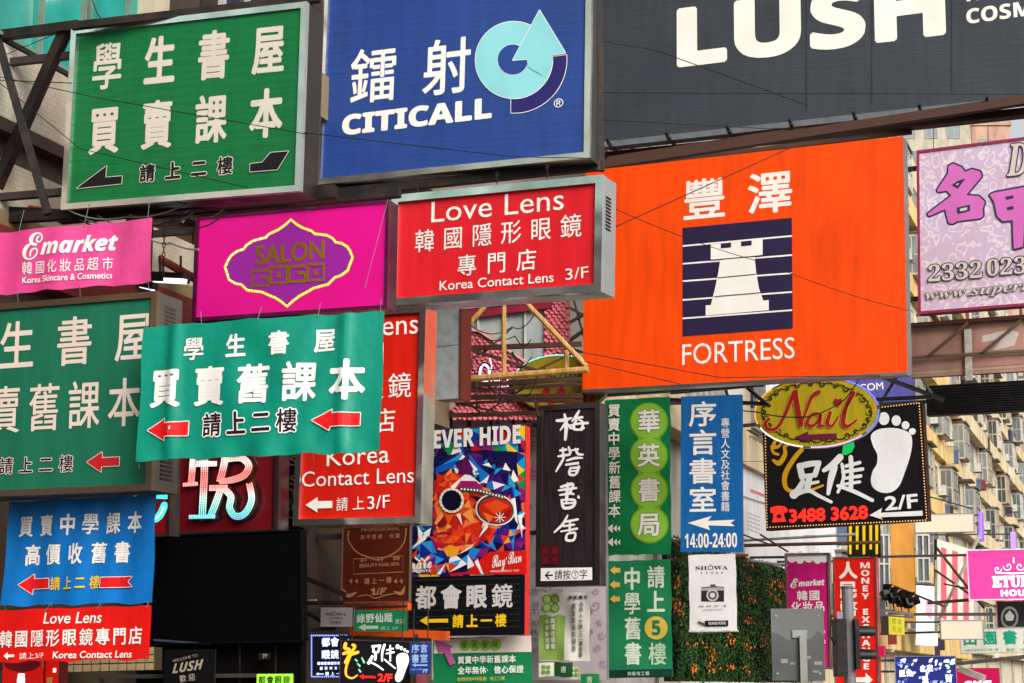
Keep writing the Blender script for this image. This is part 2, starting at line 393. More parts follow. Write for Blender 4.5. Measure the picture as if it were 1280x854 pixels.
    def strokes(s, lines, mat, name='lettering', outline=None, n=5):
        """brush strokes: each a list of (px, py, width)"""
        VV = []; FF = []; zz = []; VO = []
        for si, ln in enumerate(lines):
            P = smooth_path(ln, n); 
            for ex, store in (((0.), 0), ((outline[1] if outline else 0.), 1)):
                if store and not outline: continue
                pts = []
                for i, p in enumerate(P):
                    q = np.array(p[:2]); t = np.array(P[min(i + 1, len(P) - 1)][:2]) - np.array(P[max(i - 1, 0)][:2])
                    t = t / (np.linalg.norm(t) + 1e-9); nn = np.array((-t[1], t[0])); r = p[2] / 2 + ex
                    pts.append((q + nn * r, q - nn * r, q, r, t))
                v = []; f = []
                for a, b, *_ in pts: v += [a, b]
                for i in range(len(pts) - 1): f.append((2*i, 2*i+1, 2*i+3, 2*i+2))
                for e in (0, -1):       # round ends
                    q, r = pts[e][2], pts[e][3]; k0 = len(v); v += [q + r * np.array((math.cos(x), math.sin(x))) for x in [math.pi * k / 5 for k in range(10)]]
                    f.append(tuple(range(k0 + 9, k0 - 1, -1)))
                L = np.array([s.loc(*x) for x in v])
                if store: VO.append((L, f))
                else: VV.append((L, f))
        def join(lst):
            V = []; F = []; Z = []; n0 = 0
            for i, (L, f) in enumerate(lst):
                V.append(L); F += [tuple(j + n0 for j in q) for q in f]; n0 += len(L); Z.append(np.array([i * 2.5e-4 + (1e-4 if j >= len(L) - 20 else 0) + (5e-5 if j >= len(L) - 10 else 0) for j in range(len(L))]))
            return np.concatenate(V), F, np.concatenate(Z)
        if VO:
            v, f, z = join(VO); s.put('outline', v, f, outline[0], zs=z); s.z += .002
        v, f, z = join(VV); o = s.put(name, v, f, mat, zs=z); s.z += len(lines) * 2.5e-4; return o
    def ring(s, pts, width, mat, name='trim', closed=True, smooth=0):
        P = smooth_path(pts, smooth, closed) if smooth else [np.array(p, float) for p in pts]
        m = len(P); v = []; f = []
        for i in range(m):
            a = P[(i - 1) % m] if closed else P[max(i - 1, 0)]; b = P[(i + 1) % m] if closed else P[min(i + 1, m - 1)]
            t = (b - a) / (np.linalg.norm(b - a) + 1e-9); nn = np.array((-t[1], t[0])) * width / 2; v += [P[i] + nn, P[i] - nn]
        for i in range(m if closed else m - 1):
            j = (i + 1) % m; f.append((2*i, 2*i+1, 2*j+1, 2*j))
        return s.put(name, [s.loc(*x) for x in v], f, mat)
    def beads(s, pts, step, size, mat, name='light_string', closed=True, jitter=0.):
        """little LED lenses along a path (pixels)"""
        P = [np.array(p, float) for p in pts]
        if closed: P.append(P[0])
        out = []; acc = 0.
        for a, b in zip(P[:-1], P[1:]):
            L = np.linalg.norm(b - a); t = acc
            while t < L: out.append(a + (b - a) * t / L); t += step
            acc = t - L
        v = []; f = []; r = size / 2 / s.ppm; z = s.nz()
        for p in out:
            c = s.loc(*p); k = len(v); v += [(c[0] + r * math.cos(x), c[1] + r * math.sin(x), z) for x in [math.pi / 3 * i for i in range(6)]] + [(c[0], c[1], z + r * .8)]
            f += [(k + i, k + (i + 1) % 6, k + 6) for i in range(6)]
        o = mk(name, v, f, mat, s.root); o['kind'] = 'stuff'; return o
    def arrow(s, pts, mat, outline=None): return s.poly(pts, mat, 'arrow', outline)
    # --- bodies
    def body(s, face, frame=None, fpx=8, depth=.3, side=None, proud=.03, face_name='panel', back=None):
        hw, h = s.w / 2, s.h; fw = fpx / s.ppm if frame else 0
        B().box(-hw + .004, hw - .004, .004, h - .004, -depth, -.012).mk('case', side or frame or face, s.root)
        if frame:
            x = [-hw, -hw + fw, hw - fw, hw]; y = [0, fw, h - fw, h]
            ov = [(x[0], y[0]), (x[3], y[0]), (x[3], y[3]), (x[0], y[3])]; iv = [(x[1], y[1]), (x[2], y[1]), (x[2], y[2]), (x[1], y[2])]
            for i in range(4):
                j = (i + 1) % 4; q = (ov[i], ov[j], iv[j], iv[i]); b = B()
                b.add([(a[0], a[1], -.03) for a in q] + [(a[0], a[1], proud) for a in q], [(0,3,2,1),(4,5,6,7),(0,1,5,4),(1,2,6,5),(2,3,7,6),(3,0,4,7)])
                b.mk('frame', frame, s.root)
            B().box(-hw + fw - .002, hw - fw + .002, fw - .002, h - fw + .002, -.01, .002).mk(face_name, face, s.root)
        else:
            B().box(-hw, hw, 0, h, -.011, .002).mk(face_name, face, s.root)
        return s
    def banner(s, face, nx=28, ny=16, hem=None):
        hw = s.w / 2; xs = np.linspace(-hw, hw, nx + 1); ys = np.linspace(0, s.h, ny + 1); s.cut = (list(xs[1:-1]), list(ys[1:-1]))
        q0 = random.uniform(0, 6); edge = lambda x, y: .007 * (math.sin(x * 11 + q0) + .7 * math.sin(x * 23 + q0)) * (max(0, 1 - y / (.12 * s.h)) + .5 * max(0, (y / s.h - .93) / .07)); edx = lambda x, y: .006 * math.sin(y * 9 + q0) * max(0, (abs(x) - .9 * hw) / (.1 * hw))
        v = [(x + edx(x, y), y + edge(x, y), s.warp(x, y)) for y in ys for x in xs]; f = [(j*(nx+1)+i, j*(nx+1)+i+1, (j+1)*(nx+1)+i+1, (j+1)*(nx+1)+i) for j in range(ny) for i in range(nx)]
        n = len(v); v += [(a, b, c - .004) for a, b, c in v]; f += [tuple(q + n for q in x[::-1]) for x in f]
        o = mk('sheet', v, f, face, s.root)
        for k, q in enumerate(o.data.polygons): q.use_smooth = True
        return s
    def ties(s, n=4, top=.12, bottom=0., mat=None):
        mat = mat or M('rubber', '6a655c'); hw = s.w / 2
        for i in range(n):
            x = -hw + .03 + (s.w - .06) * i / (n - 1)
            if top: B().tube((x, s.h - .02, .008 + s.warp(x, s.h) if s.warp else .01), (x + random.uniform(-.04, .04), s.h + top, -.03), .0035, 5).mk('tie', mat, s.root)
            if bottom: B().tube((x, .02, .008 + s.warp(x, 0) if s.warp else .01), (x + random.uniform(-.03, .03), -bottom, -.03), .0035, 5).mk('tie', mat, s.root)
    def arms(s, ys=(.12, .88), r=.035, z=-.12, mat=None, maxl=12.):
        """steel arms that carry the sign off the house fronts"""
        mat = mat or M('paint', '3a3633')
        for k in ys:
            p = s.wp(-s.w / 2 + .02, s.h * k, z); q = np.array((FX0, 0, 0)); den = -(s.r @ DN); L = ((q - p) @ DN) / den
            if 28.2 < s.Y < 36: L += 3.6
            L = min(max(L, .15), maxl)
            B().box(-s.w / 2 - L, -s.w / 2 + .02, s.h * k - r, s.h * k + r, z - r, z + r).mk('bracket', mat, s.root)
def hang(s, L=.4, xs=(.15, .85), r=.008):
    for k in xs: B().tube((-s.w/2 + s.w * k, s.h - .02, -.03), (-s.w/2 + s.w * k, s.h + L, -.03), r).mk('hanger', M('paint', '2a2826'), s.root)
Sign.hang = hang
def ripple(A, l1, l2, ph=0., A2=0., l3=.5):
    return lambda x, y: A * math.sin(2 * math.pi * (x / l1 + y / l2) + ph) + A2 * math.sin(2 * math.pi * (x / l3 - y / 2.1) + ph * 2)
# =================================================================== GROUND AND HOUSE FRONTS
o = mk('road', [(-400,-300,0),(400,-300,0),(400,900,0),(-400,900,0)], [(0,1,2,3)], M('asphalt', '4a4a4c')); tag(o, kind='structure')
FAC = Frame((FX0, 0, 0), DS, (0, 0, 1))
def sY(Y): return Y / math.cos(TH)               # distance along the house fronts at depth Y
b = B().box(0, 230, 0, .14, -.5, 2.6); o = b.mk('pavement', M('asphalt', '77736c')); o.matrix_world = FAC.mat(); tag(o, kind='structure')

def building(name, label, Y0, Y1, H, wall, depth=12., z0=0., back=0.):
    f = Frame((FX0, 0, 0), DS, (0, 0, 1)); f.o = FAC.wp(sY(Y0), 0, -back); f.L = sY(Y1) - sY(Y0) - .02
    t = thing(name, label, 'building', None, f.mat()); f.root = t
    B().box(0, f.L, z0, H, -depth, 0).mk('wall', wall, t); f.H = H
    return f
def slab(f, name, x0, x1, y0, y1, z0, z1, mat): return B().box(x0, x1, y0, y1, z0, z1).mk(name, mat, f.root)
def window(f, x0, x1, y0, y1, nx=2, ny=1, fm=None, gm=None, z=.0, fr=.05, dep=.09):
    """frame with mullions standing proud of the wall, a pane in each opening"""
    fm = fm or M('paint', 'b8b4ac'); gm = gm or M('glass', '5b6a70')
    b = B(); b.box(x0, x1, y0, y0 + fr, z + .002, z + dep).box(x0, x1, y1 - fr, y1, z + .002, z + dep)
    for i in range(nx + 1):
        x = x0 + (x1 - x0 - fr) * i / nx; b.box(x, x + fr, y0 + fr, y1 - fr, z + .002, z + dep)
    for j in range(1, ny): 
        y = y0 + (y1 - y0) * j / ny; b.box(x0 + fr, x1 - fr, y - fr / 2, y + fr / 2, z + .004, z + dep - .004)
    w = b.mk('window', fm, f.root)
    for i in range(nx):
        xa = x0 + (x1 - x0 - fr) * i / nx + fr; xb = x0 + (x1 - x0 - fr) * (i + 1) / nx
        for j in range(ny):
            ya = y0 + (y1 - y0) * j / ny + fr * .5; yb = y0 + (y1 - y0) * (j + 1) / ny - fr * .5
            dz = random.uniform(0, .012)
            mk('pane', [(xa, ya, z + .03 + dz), (xb, ya, z + .03), (xb, yb, z + .03), (xa, yb, z + .03 + dz)], [(0,1,2,3)], gm, w)
    return w
def ac_unit(P, mat4, label, group, w=.75, h=.5, d=.45):
    t = thing('air_conditioner', label, 'air conditioner', group, mat4)
    B().box(-w/2, w/2, 0, h, 0, d).mk('casing', M('paint', 'd2cec4'), t)
    B().box(-w/2 + .05, w/2 - .05, .05, h - .05, d, d + .012).mk('grille', M('rubber', '6a6a66'), t)
    for i in range(4): B().box(-w/2 + .05, w/2 - .05, .07 + i * (h - .1) / 4, .1 + i * (h - .1) / 4, d + .012, d + .03).mk('slat', M('paint', 'c2beb4'), t)
    for sx in (-1, 1): B().bar((sx * w * .35, -.03, 0), (sx * w * .35, -.03, d + .05), .03, .03).mk('bracket', DARK0, t)
    return t
DARK0 = M('paint', '2e2a27')

# --- A: near building, teal windows over a mosaic balcony band (far left)
A = building('corner_building', 'near left building with teal curtained windows above white mosaic balcony bands', 6, 21, 24, M('mosaic', '4a3c2e'), 14)
xs = lambda Y: sY(Y) - sY(6)
slab(A, 'balcony_band', 0, A.L, 7.13, 7.88, 0, .14, M('mosaic', 'cfc6b4')); slab(A, 'balcony_band', 0, A.L, 6.2, 6.74, 0, .1, M('mosaic', 'c2b8a4')); slab(A, 'drip_edge', 0, A.L, 7.0, 7.13, 0, .16, M('paint', '3a3028'))
slab(A, 'soffit', 0, A.L, 6.05, 6.2, 0, .2, M('plaster', '8a7656')); slab(A, 'canopy_fascia', 0, A.L, 5.6, 6.05, .0, .22, M('paint', '6a2a24'))
slab(A, 'balcony_band', 0, A.L, 11.2, 12.0, 0, .5, M('mosaic', 'd8cfbe')); slab(A, 'balcony_band', 0, A.L, 15.2, 16.0, 0, .5, M('mosaic', 'd8cfbe'))
teal = M('glass', '1f9c8c'); 
x = 0.4
while x < A.L - 1.6:
    window(A, x, x + 1.55, 7.95, 11.15, 2, 1, M('paint', '6f8a7e'), teal, .05, .035); window(A, x, x + 1.55, 12.05, 15.15, 2, 1, M('paint', '8a8a80'), teal, .05, .05); x += 1.62
slab(A, 'post', xs(19.55), xs(19.85), 7.92, 16, 0, .3, M('plaster', 'd2c6b0'))
# shop arcade under building A and B: dark recess
# --- B: brown block behind the left hand signs
Bd = building('brown_building', 'brown rendered block hidden behind the left hand signs with dark ground floor', 21.02, 27.6, 22, M('plaster', '3c3024'), 12)
for k in range(4):
    for i in range(3): window(Bd, .4 + i * 2.25, 2.3 + i * 2.25, 6.5 + 3.3 * k, 8.3 + 3.3 * k, 3, 2, None, M('glass', '2a3030'))
slab(Bd, 'balcony_band', 0, Bd.L, 5.5, 6.2, 0, .5, M('plaster', '9a8a70')); slab(Bd, 'balcony_band', 0, Bd.L, 9, 9.6, 0, .5, M('plaster', '9a8a70'))
# --- C: pink building
C = building('pink_building', 'pink patterned building with a grey curtain wall strip above the bookshop boards', 27.65, 36.4, 26, M('plaster', 'c0646e'), 12, 0., 3.6)
f = lambda px, py: C.loc(px, py)
# --- D: long grey block with the planted wall
D = building('grey_building', 'grey block behind the centre signs carrying a planted wall and a white billboard', 36.45, 59.5, 16, M('plaster', 'a8a49c'), 12)
E = building('cream_tenement', 'cream tenement with yellow ledges and projecting windows beyond the foot sign', 59.55, 98, 27, M('plaster', 'ecdcb8'), 14)
F_ = building('pale_tenement', 'pale weathered tenement further down the street at the right edge', 98.1, 190, 30, M('plaster', 'e0d6c0'), 14)
ORD = ['first', 'second', 'third', 'fourth', 'fifth', 'sixth', 'seventh', 'eighth']; n_ac = 0
for f_, zs, st in ((E, [4.2 + 3.25 * k for k in range(7)], 3.3), (F_, [4.6 + 3.1 * k for k in range(8)], 4.2), (D, [8.4, 11.7], 3.4)):
    for zi, z in enumerate(zs):
        led = 'ecc886' if f_ is E else 'e6d2ac'
        slab(f_, 'ledge', 0, f_.L, z - 1.15, z - .25, 0, .55 if zi % 2 == 0 else .3, M('plaster', led))
        x = .5; k = 0; ac_n = 0
        while x < f_.L - st:
            w_ = random.choice((1.6, 2.2, 1.9)); zz = .0
            if (k + zi) % 3 == 0:      # projecting caged window
                slab(f_, 'bay', x - .05, x + w_ + .05, z - .2, z + 1.75, 0, .6, M('plaster', random.choice(('c9c6be', 'd8ccb4', 'b4b0a6', 'd2bfa0')))); zz = .6
                if f_ is not D:
                    gl_ = M('glass', random.choice(('6a7678', '8a9696', '4a5658'))); xb = x - .05
                    for q in range(2):
                        for r0 in range(2):
                            za, zb_ = .06 + q * .27, .06 + q * .27 + .22; ya = z - .1 + r0 * .9; yb = ya + .82
                            mk('pane', [(xb - .012, ya, za), (xb - .012, yb, za), (xb - .012, yb, zb_), (xb - .012, ya, zb_)], [(0,1,2,3)], gl_, f_.root)
                    slab(f_, 'hood', x - .15, x + w_ + .1, z + 1.76, z + 1.84, 0, .75, M('paint', '6a6862'))
            window(f_, x, x + w_, z - .15, z + 1.65, random.choice((2, 3)), 2, M('paint', random.choice(('c9c7c0', '9a9a94', 'b0a894'))), M('glass', random.choice(('59666a', '7b8a8c', '3c4648', '98a0a0'))), zz, .06)
            if (k + zi) % 2 == 1 and zi < 6:
                n_ac += 1
                sill = z - .25
                wpos = f_.wp(x + w_ + .55, z + .25, .0); m = Matrix(Frame(wpos, f_.r, f_.u).mat()); pq = proj(wpos); ac_n += 1
                if f_ is not D and 1090 < pq[0] < 1300 and 120 < pq[1] < 830:
                    ac_unit(None, m, 'small boxy air conditioner on the %s floor of the %s tenement' % (ORD[zi], 'cream' if f_ is E else 'pale'), 'air conditioners on the tenements')
            if (k * 3 + zi) % 4 == 1:
                b = B()
                for q in range(5): b.bar((x + w_ * q / 4, z - .3, .0), (x + w_ * q / 4, z - .42, .9), .04, .03)
                b.mk('drying_rack', M('paint', '8a8780'), f_.root)
                if f_ is not D:
                    for q in range(3):
                        xq = x + w_ * (q + .4) / 3.4; hq = random.uniform(.5, .95); zq = random.uniform(.35, .8)
                        B().box(xq, xq + .03, z - .4 - hq, z - .4, zq - .3, zq + .1).mk('laundry', M('print', random.choice(('d8d4cc', '5a6a88', '8a3a3a', '3a3a44', 'c8b48a'))), f_.root)
            if (k * 5 + zi) % 7 == 2: slab(f_, 'awning', x - .1, x + w_ + .1, z + 1.72, z + 1.8, 0, .9, M('paint', '55524e'))
            x += st + random.uniform(-.2, .4); k += 1
    for i in range(int(f_.L / 9)): B().tube((4 + i * 9, 1, .12), (4 + i * 9, f_.H, .12), .07).mk('drain_pipe', M('paint', 'a8a296'), f_.root)
# tower farther away, salmon
def tower(label, px0, px1, ptop, Y, col, dep=14):
    a, b = at(px0, ptop, Y), at(px1, ptop, Y); fr = Frame((a[0], a[1], 0), (1, 0, 0), (0, 0, 1)); L = b[0] - a[0]; H = a[2]
    t = thing('apartment_tower', label, 'building', None, fr.mat()); fr.root = t; fr.L = L; fr.H = H
    B().box(0, L, 0, H, -dep, 0).mk('wall', M('plaster', col), t); B().box(-.2, L + .2, H, H + .5, -dep - .2, .2).mk('parapet', M('plaster', col), t)
    z = H - 3.4
    while z > H - 34:
        x = .8
        while x < L - 1.6: window(fr, x, x + 1.5, z, z + 1.7, 2, 1); x += 2.6
        z -= 3.2
    return fr
tower('distant salmon apartment tower under the sky at the top right', 1214, 1262, 157, 215, 'c8a290')
tower('distant beige apartment tower behind the salmon one', 1268, 1330, 200, 230, 'c9b49a')
tower('weathered grey tower seen past the orange billboard edge', 1118, 1212, 138, 205, 'c6bfae')

# --- pink facade details (seen between the contact lens box and the orange billboard)
pw = Sign('pink_wall_panel', 'pink scale patterned cladding with a sloping top, below the grey glazing', 'wall', [(571,376),(707,368),(707,520),(571,520)], 30.6, None, 20)
r_ = pw.root; Y_ = 29.0
B().box(-pw.w/2, pw.w/2, 0, pw.h, -.3, -.2).mk('backing', M('plaster', 'b5576a'), r_)
pkm = M('plaster', 'e2737f')
poly3 = [(571,408),(600,414),(655,450),(662,454),(707,454),(707,520),(571,520)]
# scales: each a small rounded shingle, overlapping
V = []; Fc = []
inside = lambda x, y: y > (412 if x < 598 else 412 + (x - 598) * .66 if x < 660 else 453) or x > 683
row = 0; y = 372
while y < 522:
    x = 568 + (row % 2) * 3.2
    while x < 709:
        if inside(x, y):
            k = len(V); c = [(x - 3, y - 4), (x + 3, y - 4), (x + 3, y + 1), (x + 1.6, y + 3.4), (x - 1.6, y + 3.4), (x - 3, y + 1)]
            for i, p in enumerate(c): q = pw.loc(*p); V.append((q[0], q[1], -.06 if i < 2 else random.uniform(-.03, .01)))
            Fc.append((k, k+5, k+4, k+3, k+2, k+1))
        x += 6.4
    y += 4.4; row += 1
sc_ = mk('scale_cladding', V, Fc, pkm, r_); sc_['kind'] = 'stuff'
gl = M('glass', 'a9b0ac'); 
def quad_on(s, pts, name, mat, z=0., th=.05):
    V = [s.loc(*p) for p in pts]; n = len(V); v = [(a[0], a[1], z) for a in V] + [(a[0], a[1], z - th) for a in V]
    return mk(name, v, [tuple(range(n - 1, -1, -1)), tuple(range(n, 2 * n))] + [(i, (i + 1) % n, n + (i + 1) % n, n + i) for i in range(n)], mat, s.root)
for x0, x1 in ((578,596),(597,628),(629,655),(656,683)):
    ys = lambda x: 412 if x < 598 else 412 + (x - 598) * .66 if x < 660 else 453
    quad_on(pw, [(x0,392 - (x0-578)*.06),(x1,392 - (x1-578)*.06),(x1,ys(x1)),(x0,ys(x0))], 'pane', gl, -.1)
for x0 in (577,596,628,655,683):
    quad_on(pw, [(x0-.9,390),(x0+.9,390),(x0+.9,(412 if x0<598 else 412+(x0-598)*.66 if x0<660 else 453)),(x0-.9,(412 if x0<598 else 412+(x0-598)*.66 if x0<660 else 453))], 'mullion', M('paint', 'c8c6bc'), -.05)
pts = [(571,413),(598,413),(658,453),(683,454)]
for a, b_ in zip(pts[:-1], pts[1:]): quad_on(pw, [(a[0],a[1]-1.5),(b_[0],b_[1]-1.5),(b_[0],b_[1]+1.5),(a[0],a[1]+1.5)], 'sill', M('paint', 'd8b0b0'), .03)
quad_on(pw, [(571,382),(690,371),(690,385),(571,400)], 'red_fascia', M('panel', '8c2438'), .02); quad_on(pw, [(571,378),(690,370),(690,377),(571,388)], 'purple_fascia', M('ornate', '8a4a86', 'b088b0'), .04)

# grey printed wall beside the wooden board
gw = Sign('printed_wall_panel', 'pale grey wall panel printed with purple swirls and shop addresses behind the wooden signboard', 'wall', [(541,512),(757,508),(757,850),(541,850)], 31.5, None, 20)
gw.body(M('plaster', 'b6aeb2'), None, 0, .3, M('plaster', '8a8488')); pu = M('print', '9a5aa0')
rr = random.Random(5)
def swirl(cx_, cy_, r, d, n=16):
    return [(cx_ + d * r * (1 - i / n) * math.cos(i * .55), cy_ + r * (1 - i / n) * math.sin(i * .55), .9) for i in range(n)]
for i in range(16): gw.strokes([swirl(rr.uniform(741,755), 560 + i * 18 + rr.uniform(-4,4), rr.uniform(4,8), rr.choice((-1,1)))], pu, 'swirl', n=2)
for i in range(8): gw.strokes([swirl(rr.uniform(662,671), 560 + i * 36, rr.uniform(3,6), rr.choice((-1,1)))], pu, 'swirl', n=2)
for t, x0, x1, y, h in (('光纖', 665.5, 677, 755, 7), ('Tokyo Market', 665, 742, 765, 6), ('光影', 665.5, 677, 779, 7), ('Retail B168', 665, 742, 790, 6), ('Nail 12', 665, 690, 800, 4), ('Hong Kong', 666, 705, 737, 5)): gw.text(t, (x0, y), (x1, y), h, M('print', '55505a'))
for i, x in enumerate((562, 585, 612, 640, 655)): quad_on(gw, [(x,516),(x+3.5,516),(x+3.5,540),(x,540)], 'slot', M('rubber', '3a2a26'), .012)
for i in range(18):
    gw.strokes([swirl(rr.uniform(545,668), rr.uniform(516,532), rr.uniform(2,5), rr.choice((-1,1)), 10)], M('print', 'a03a6a'), 'swirl', n=2)
for i in range(8): gw.strokes([swirl(rr.uniform(664,671), rr.uniform(530,600), rr.uniform(3,6), 1, 12)], M('print', 'a02a5a'), 'swirl', n=2)

# --- planted wall: leaves as real small faces on the house front
pl0 = FAC.loc(838, 690, .3); pl1 = FAC.loc(1003, 690, .3)
zt = FAC.loc(900, 691, .3)[1]; zb = FAC.loc(840, 852, .3)[1]
t = thing('planted_wall', 'dense dark green planted wall dotted with small orange flower clusters', 'plant wall', None, FAC.mat())
B().box(pl0[0], pl1[0], zb, zt, .02, .3).mk('backing', M('plaster', '12200e'), t)
rr = random.Random(11); V = []; Fc = []; V2 = []; F2 = []
for i in range(26000):
    x = rr.uniform(pl0[0] - .05, pl1[0] + .05); y = rr.uniform(zb - .05, zt + .03); z = .3 + rr.random() ** 2 * .22 + .08 * math.sin(x * 2.2) * math.sin(y * 3.1)
    a = rr.uniform(0, 6.28); l = rr.uniform(.05, .1); w_ = l * .45; tl = rr.uniform(-.7, .9)
    dx, dy = math.cos(a), math.sin(a); k = len(V)
    V += [(x, y, z), (x + dx * l * .5 - dy * w_, y + dy * l * .5 + dx * w_, z + l * tl * .5), (x + dx * l, y + dy * l, z + l * tl * .3), (x + dx * l * .5 + dy * w_, y + dy * l * .5 - dx * w_, z + l * tl * .5 + .02)]
    Fc.append((k, k+1, k+2, k+3))
for pxc, pyc in ((932,705),(846,727),(846,750),(935,726),(935,747),(866,803),(884,806),(913,803),(932,806),(867,838),(888,837),(913,834),(931,840),(848,762),(972,750),(965,727),(975,735),(963,738),(934,776),(890,822),(905,772),(955,800)):
    c = FAC.loc(pxc, pyc, .5); 
    for i in range(rr.randint(7, 20)):
        x = c[0] + rr.gauss(0, .26); y = c[1] + rr.gauss(0, .075); z = .5 + rr.uniform(-.02, .1); r0 = rr.uniform(.025, .045); k = len(V2)
        V2 += [(x + r0 * math.cos(q * 1.2566 + i), y + r0 * math.sin(q * 1.2566 + i), z + rr.uniform(-.02, .02)) for q in range(5)]; F2.append(tuple(range(k, k + 5)))
o = mk('leaves', V, Fc, M('leaf', '1c3a14'), t); o['kind'] = 'stuff'
o = mk('flowers', V2, F2, M('leaf', 'a8541a'), t); o['kind'] = 'stuff'
B().box(pl0[0], pl1[0] + .3, zb - .35, zb, .02, .5).mk('trough', M('paint', 'd6d2cc'), t)
# --- white billboard on the grey block
wb = Frame(FAC.o, FAC.r, FAC.u); a = FAC.loc(926, 478, .4); b_ = FAC.loc(1012, 470, .4); c = (0, zt + .05)
t = thing('billboard', 'white wall billboard with a grey curved shape and thin red bar beside the foot sign', 'billboard', G_BB0 if 'G_BB0' in globals() else None, FAC.mat()); wb.root = t
B().box(a[0], b_[0] + 6, c[1], a[1] + 1.5, .02, .4).mk('panel', M('panel', 'f4f3f2'), t)
def on(px, py): q = FAC.loc(px, py, .402); return (q[0], q[1])
def fpoly(pts, mat, nm, z):
    v = [(*on(*p), z) for p in pts]; mk(nm, v, [tuple(range(len(v) - 1, -1, -1))], mat, t)
fpoly([(928,500),(932,520),(936,545),(940,588),(947,588),(944,545),(938,510),(932,490)], M('print', '8f8b88'), 'grey_shape', .405)
fpoly([(926,560),(935,575),(946,588),(930,580)], M('print', 'a8a4a2'), 'grey_shape', .409)
fpoly([(938,611),(956,618),(956,622),(938,615)], M('print', 'e07a80'), 'red_bar', .405)
for k in range(5): fpoly([(934,640 + 5*k),(950,646 + 5*k),(950,648 + 5*k),(934,642 + 5*k)], M('print', 'c9c7c6'), 'small_print', .405)
B().bar((*on(926, 620), .43), (*on(990, 640), .43), .02, .02).mk('seam', M('paint', 'a09c98'), t)
# =================================================================== SIGNS
WHT = M('print', 'f6f1ea'); CRM = M('print', 'e6dcd0'); BLK = M('print', '17151a'); RED = M('print', 'e01a20'); YEL = M('print', 'f6c81c')
STEEL = M('steel', 'f4f1ec', .24); STEELD = M('steel', 'b0ada8', .3); DARK = M('paint', '2a2826'); BRONZE = M('steel', 'a08a72', .3)
GLW = M('glow', 'ffffff', 1.0); GLR = M('glow', 'ff2a1a', 1.0); GLB = M('glow', '5a6bff', 1.6); GLV = M('glow', 'c9a0ff', 1.3); GLO = M('glow', 'ff9a4a', 1.2); GLY = M('glow', 'ffd23a', 1.1)
G_BOX = 'framed light boxes hung over the street'; G_BAN = 'cloth and vinyl banners hung over the street'; G_LED = 'LED and lit signs hung over the street'; G_BB = 'large unframed billboards'
def louvres(s, x, y0, y1, n, z0, z1):
    for i in range(n):
        y = y0 + (y1 - y0) * i / n
        B().box(x, x + .006, y, y + (y1 - y0) / n * .45, z0, z1).mk('vent_slat', M('rubber', '1a1a1a'), s.root)

# --- green light box, top left
s = Sign('light_box_sign', 'green steel framed light box with heavy white characters and black arrows at top left', 'sign', [(91,38),(385,2),(377,241),(78,262)], 16.5, G_BOX)
s.body(M('flex', '006c36'), STEEL, 8, .34, M('steel', '5e564e', .3)); s.arms()
W1 = M('print', 'd2c8bc')
s.text('學生書屋', (115,85), (357,60), 62, W1, 1.9, cw=45)
s.text('買賣課本', (111,165), (354,140), 62, W1, 1.9, cw=45)
s.text('請上二樓', (175,218), (292,206.5), 23, BLK, .9, (W1, 1.1), cw=22)
f = lambda L: [(x / 2.8475, y / 2.8475) for x, y in L]
s.arrow(f([(275,672),(382,592),(378,633),(437,628),(435,655)]), BLK, (W1, .9))
s.arrow(f([(893,585),(936,580),(966,545),(1030,540),(990,605),(893,613)]), BLK, (W1, .9))

# --- blue billboard
s = Sign('light_box_sign', 'dark blue light box with pale cyan ring and arrow emblem, in a steel frame', 'sign', [(407,-52),(743,-98),(736.5,195),(395,235)], 22.6, G_BOX)
s.body(M('flex', '28478e'), STEEL, 8, .36, M('steel', '86827c', .3), face_name='panel'); s.arms((.1, .9), .05)
s.text('鐳射', (438,98), (589,80), 70, WHT, 1.3, cw=65)
s.text(BD('CITICALL'), (428,157), (615,134.5), 26, WHT, 1.2)
f = lambda L: [(380 + x / 2.8475, y / 2.8475) for x, y in L]
cyan = M('print', '8fd5dc'); navy = M('print', '2a2468'); bl = M('print', '28478e')
tail = [(748 + 188 * math.cos(R(a)), 213 - 190 * math.sin(R(a))) for a in range(5, -94, -7)] + [(748 + 140 * math.cos(R(a)), 213 - 140 * math.sin(R(a))) for a in range(-94, 6, 7)]
s.poly(f(tail), navy, 'emblem_tail', (WHT, .9))
s.ell(f([(748,215)])[0], 48, 48, cyan, 'emblem_ring', 48, (WHT, .9))
s.poly(f([(745 + 54 * math.cos(R(a)), 214 - 54 * math.sin(R(a))) for a in range(0, 360, 10)]), bl, 'emblem_eye', (WHT, .6))
s.poly(f([(840,38),(932,190),(885,198),(800,212),(745,216)]), cyan, 'emblem_arrow', (WHT, .9))
s.poly(f([(792,206),(886,190),(889,216),(850,270),(800,240)]), cyan, 'emblem_arrow')
s.text('®', (693,130), (705,129), 11, WHT)

# --- dark grey billboard, top right
s = Sign('billboard', 'huge charcoal grey billboard with heavy white lettering along the top right', 'billboard', [(751,-170),(1420,-268),(1424,98),(755,192)], 32, G_BB, 22)
s.body(M('flex', '3d444a'), None, 0, .45, DARK); s.arms((.06, .5), .07)
hw = s.w / 2
B().box(-hw, hw, -.1, .012, -.02, .14).mk('lower_ledge', M('paint', '6b7278'), s.root)
B().box(-hw, hw, -.24, -.1, -.4, -.16).mk('gantry_beam', M('paint', '4a2f28'), s.root)
for i in range(9):
    x = -hw + .25 + i * (s.w - .5) / 8
    B().bar((x, -.12, -.1), (x, -.08, .34), .06, .05).tube((x, -.08, .3), (x, -.02, .42), .03).mk('lamp_arm', DARK, s.root)
s.text(BD('LUSH'), (846,47.5), (1181.5,4), 77, M('print', 'fdf6ec'), 3.6, name='lettering')
s.text(BD('COSMETICS'), (1208,21), (1373,-2), 19, WHT, .4)
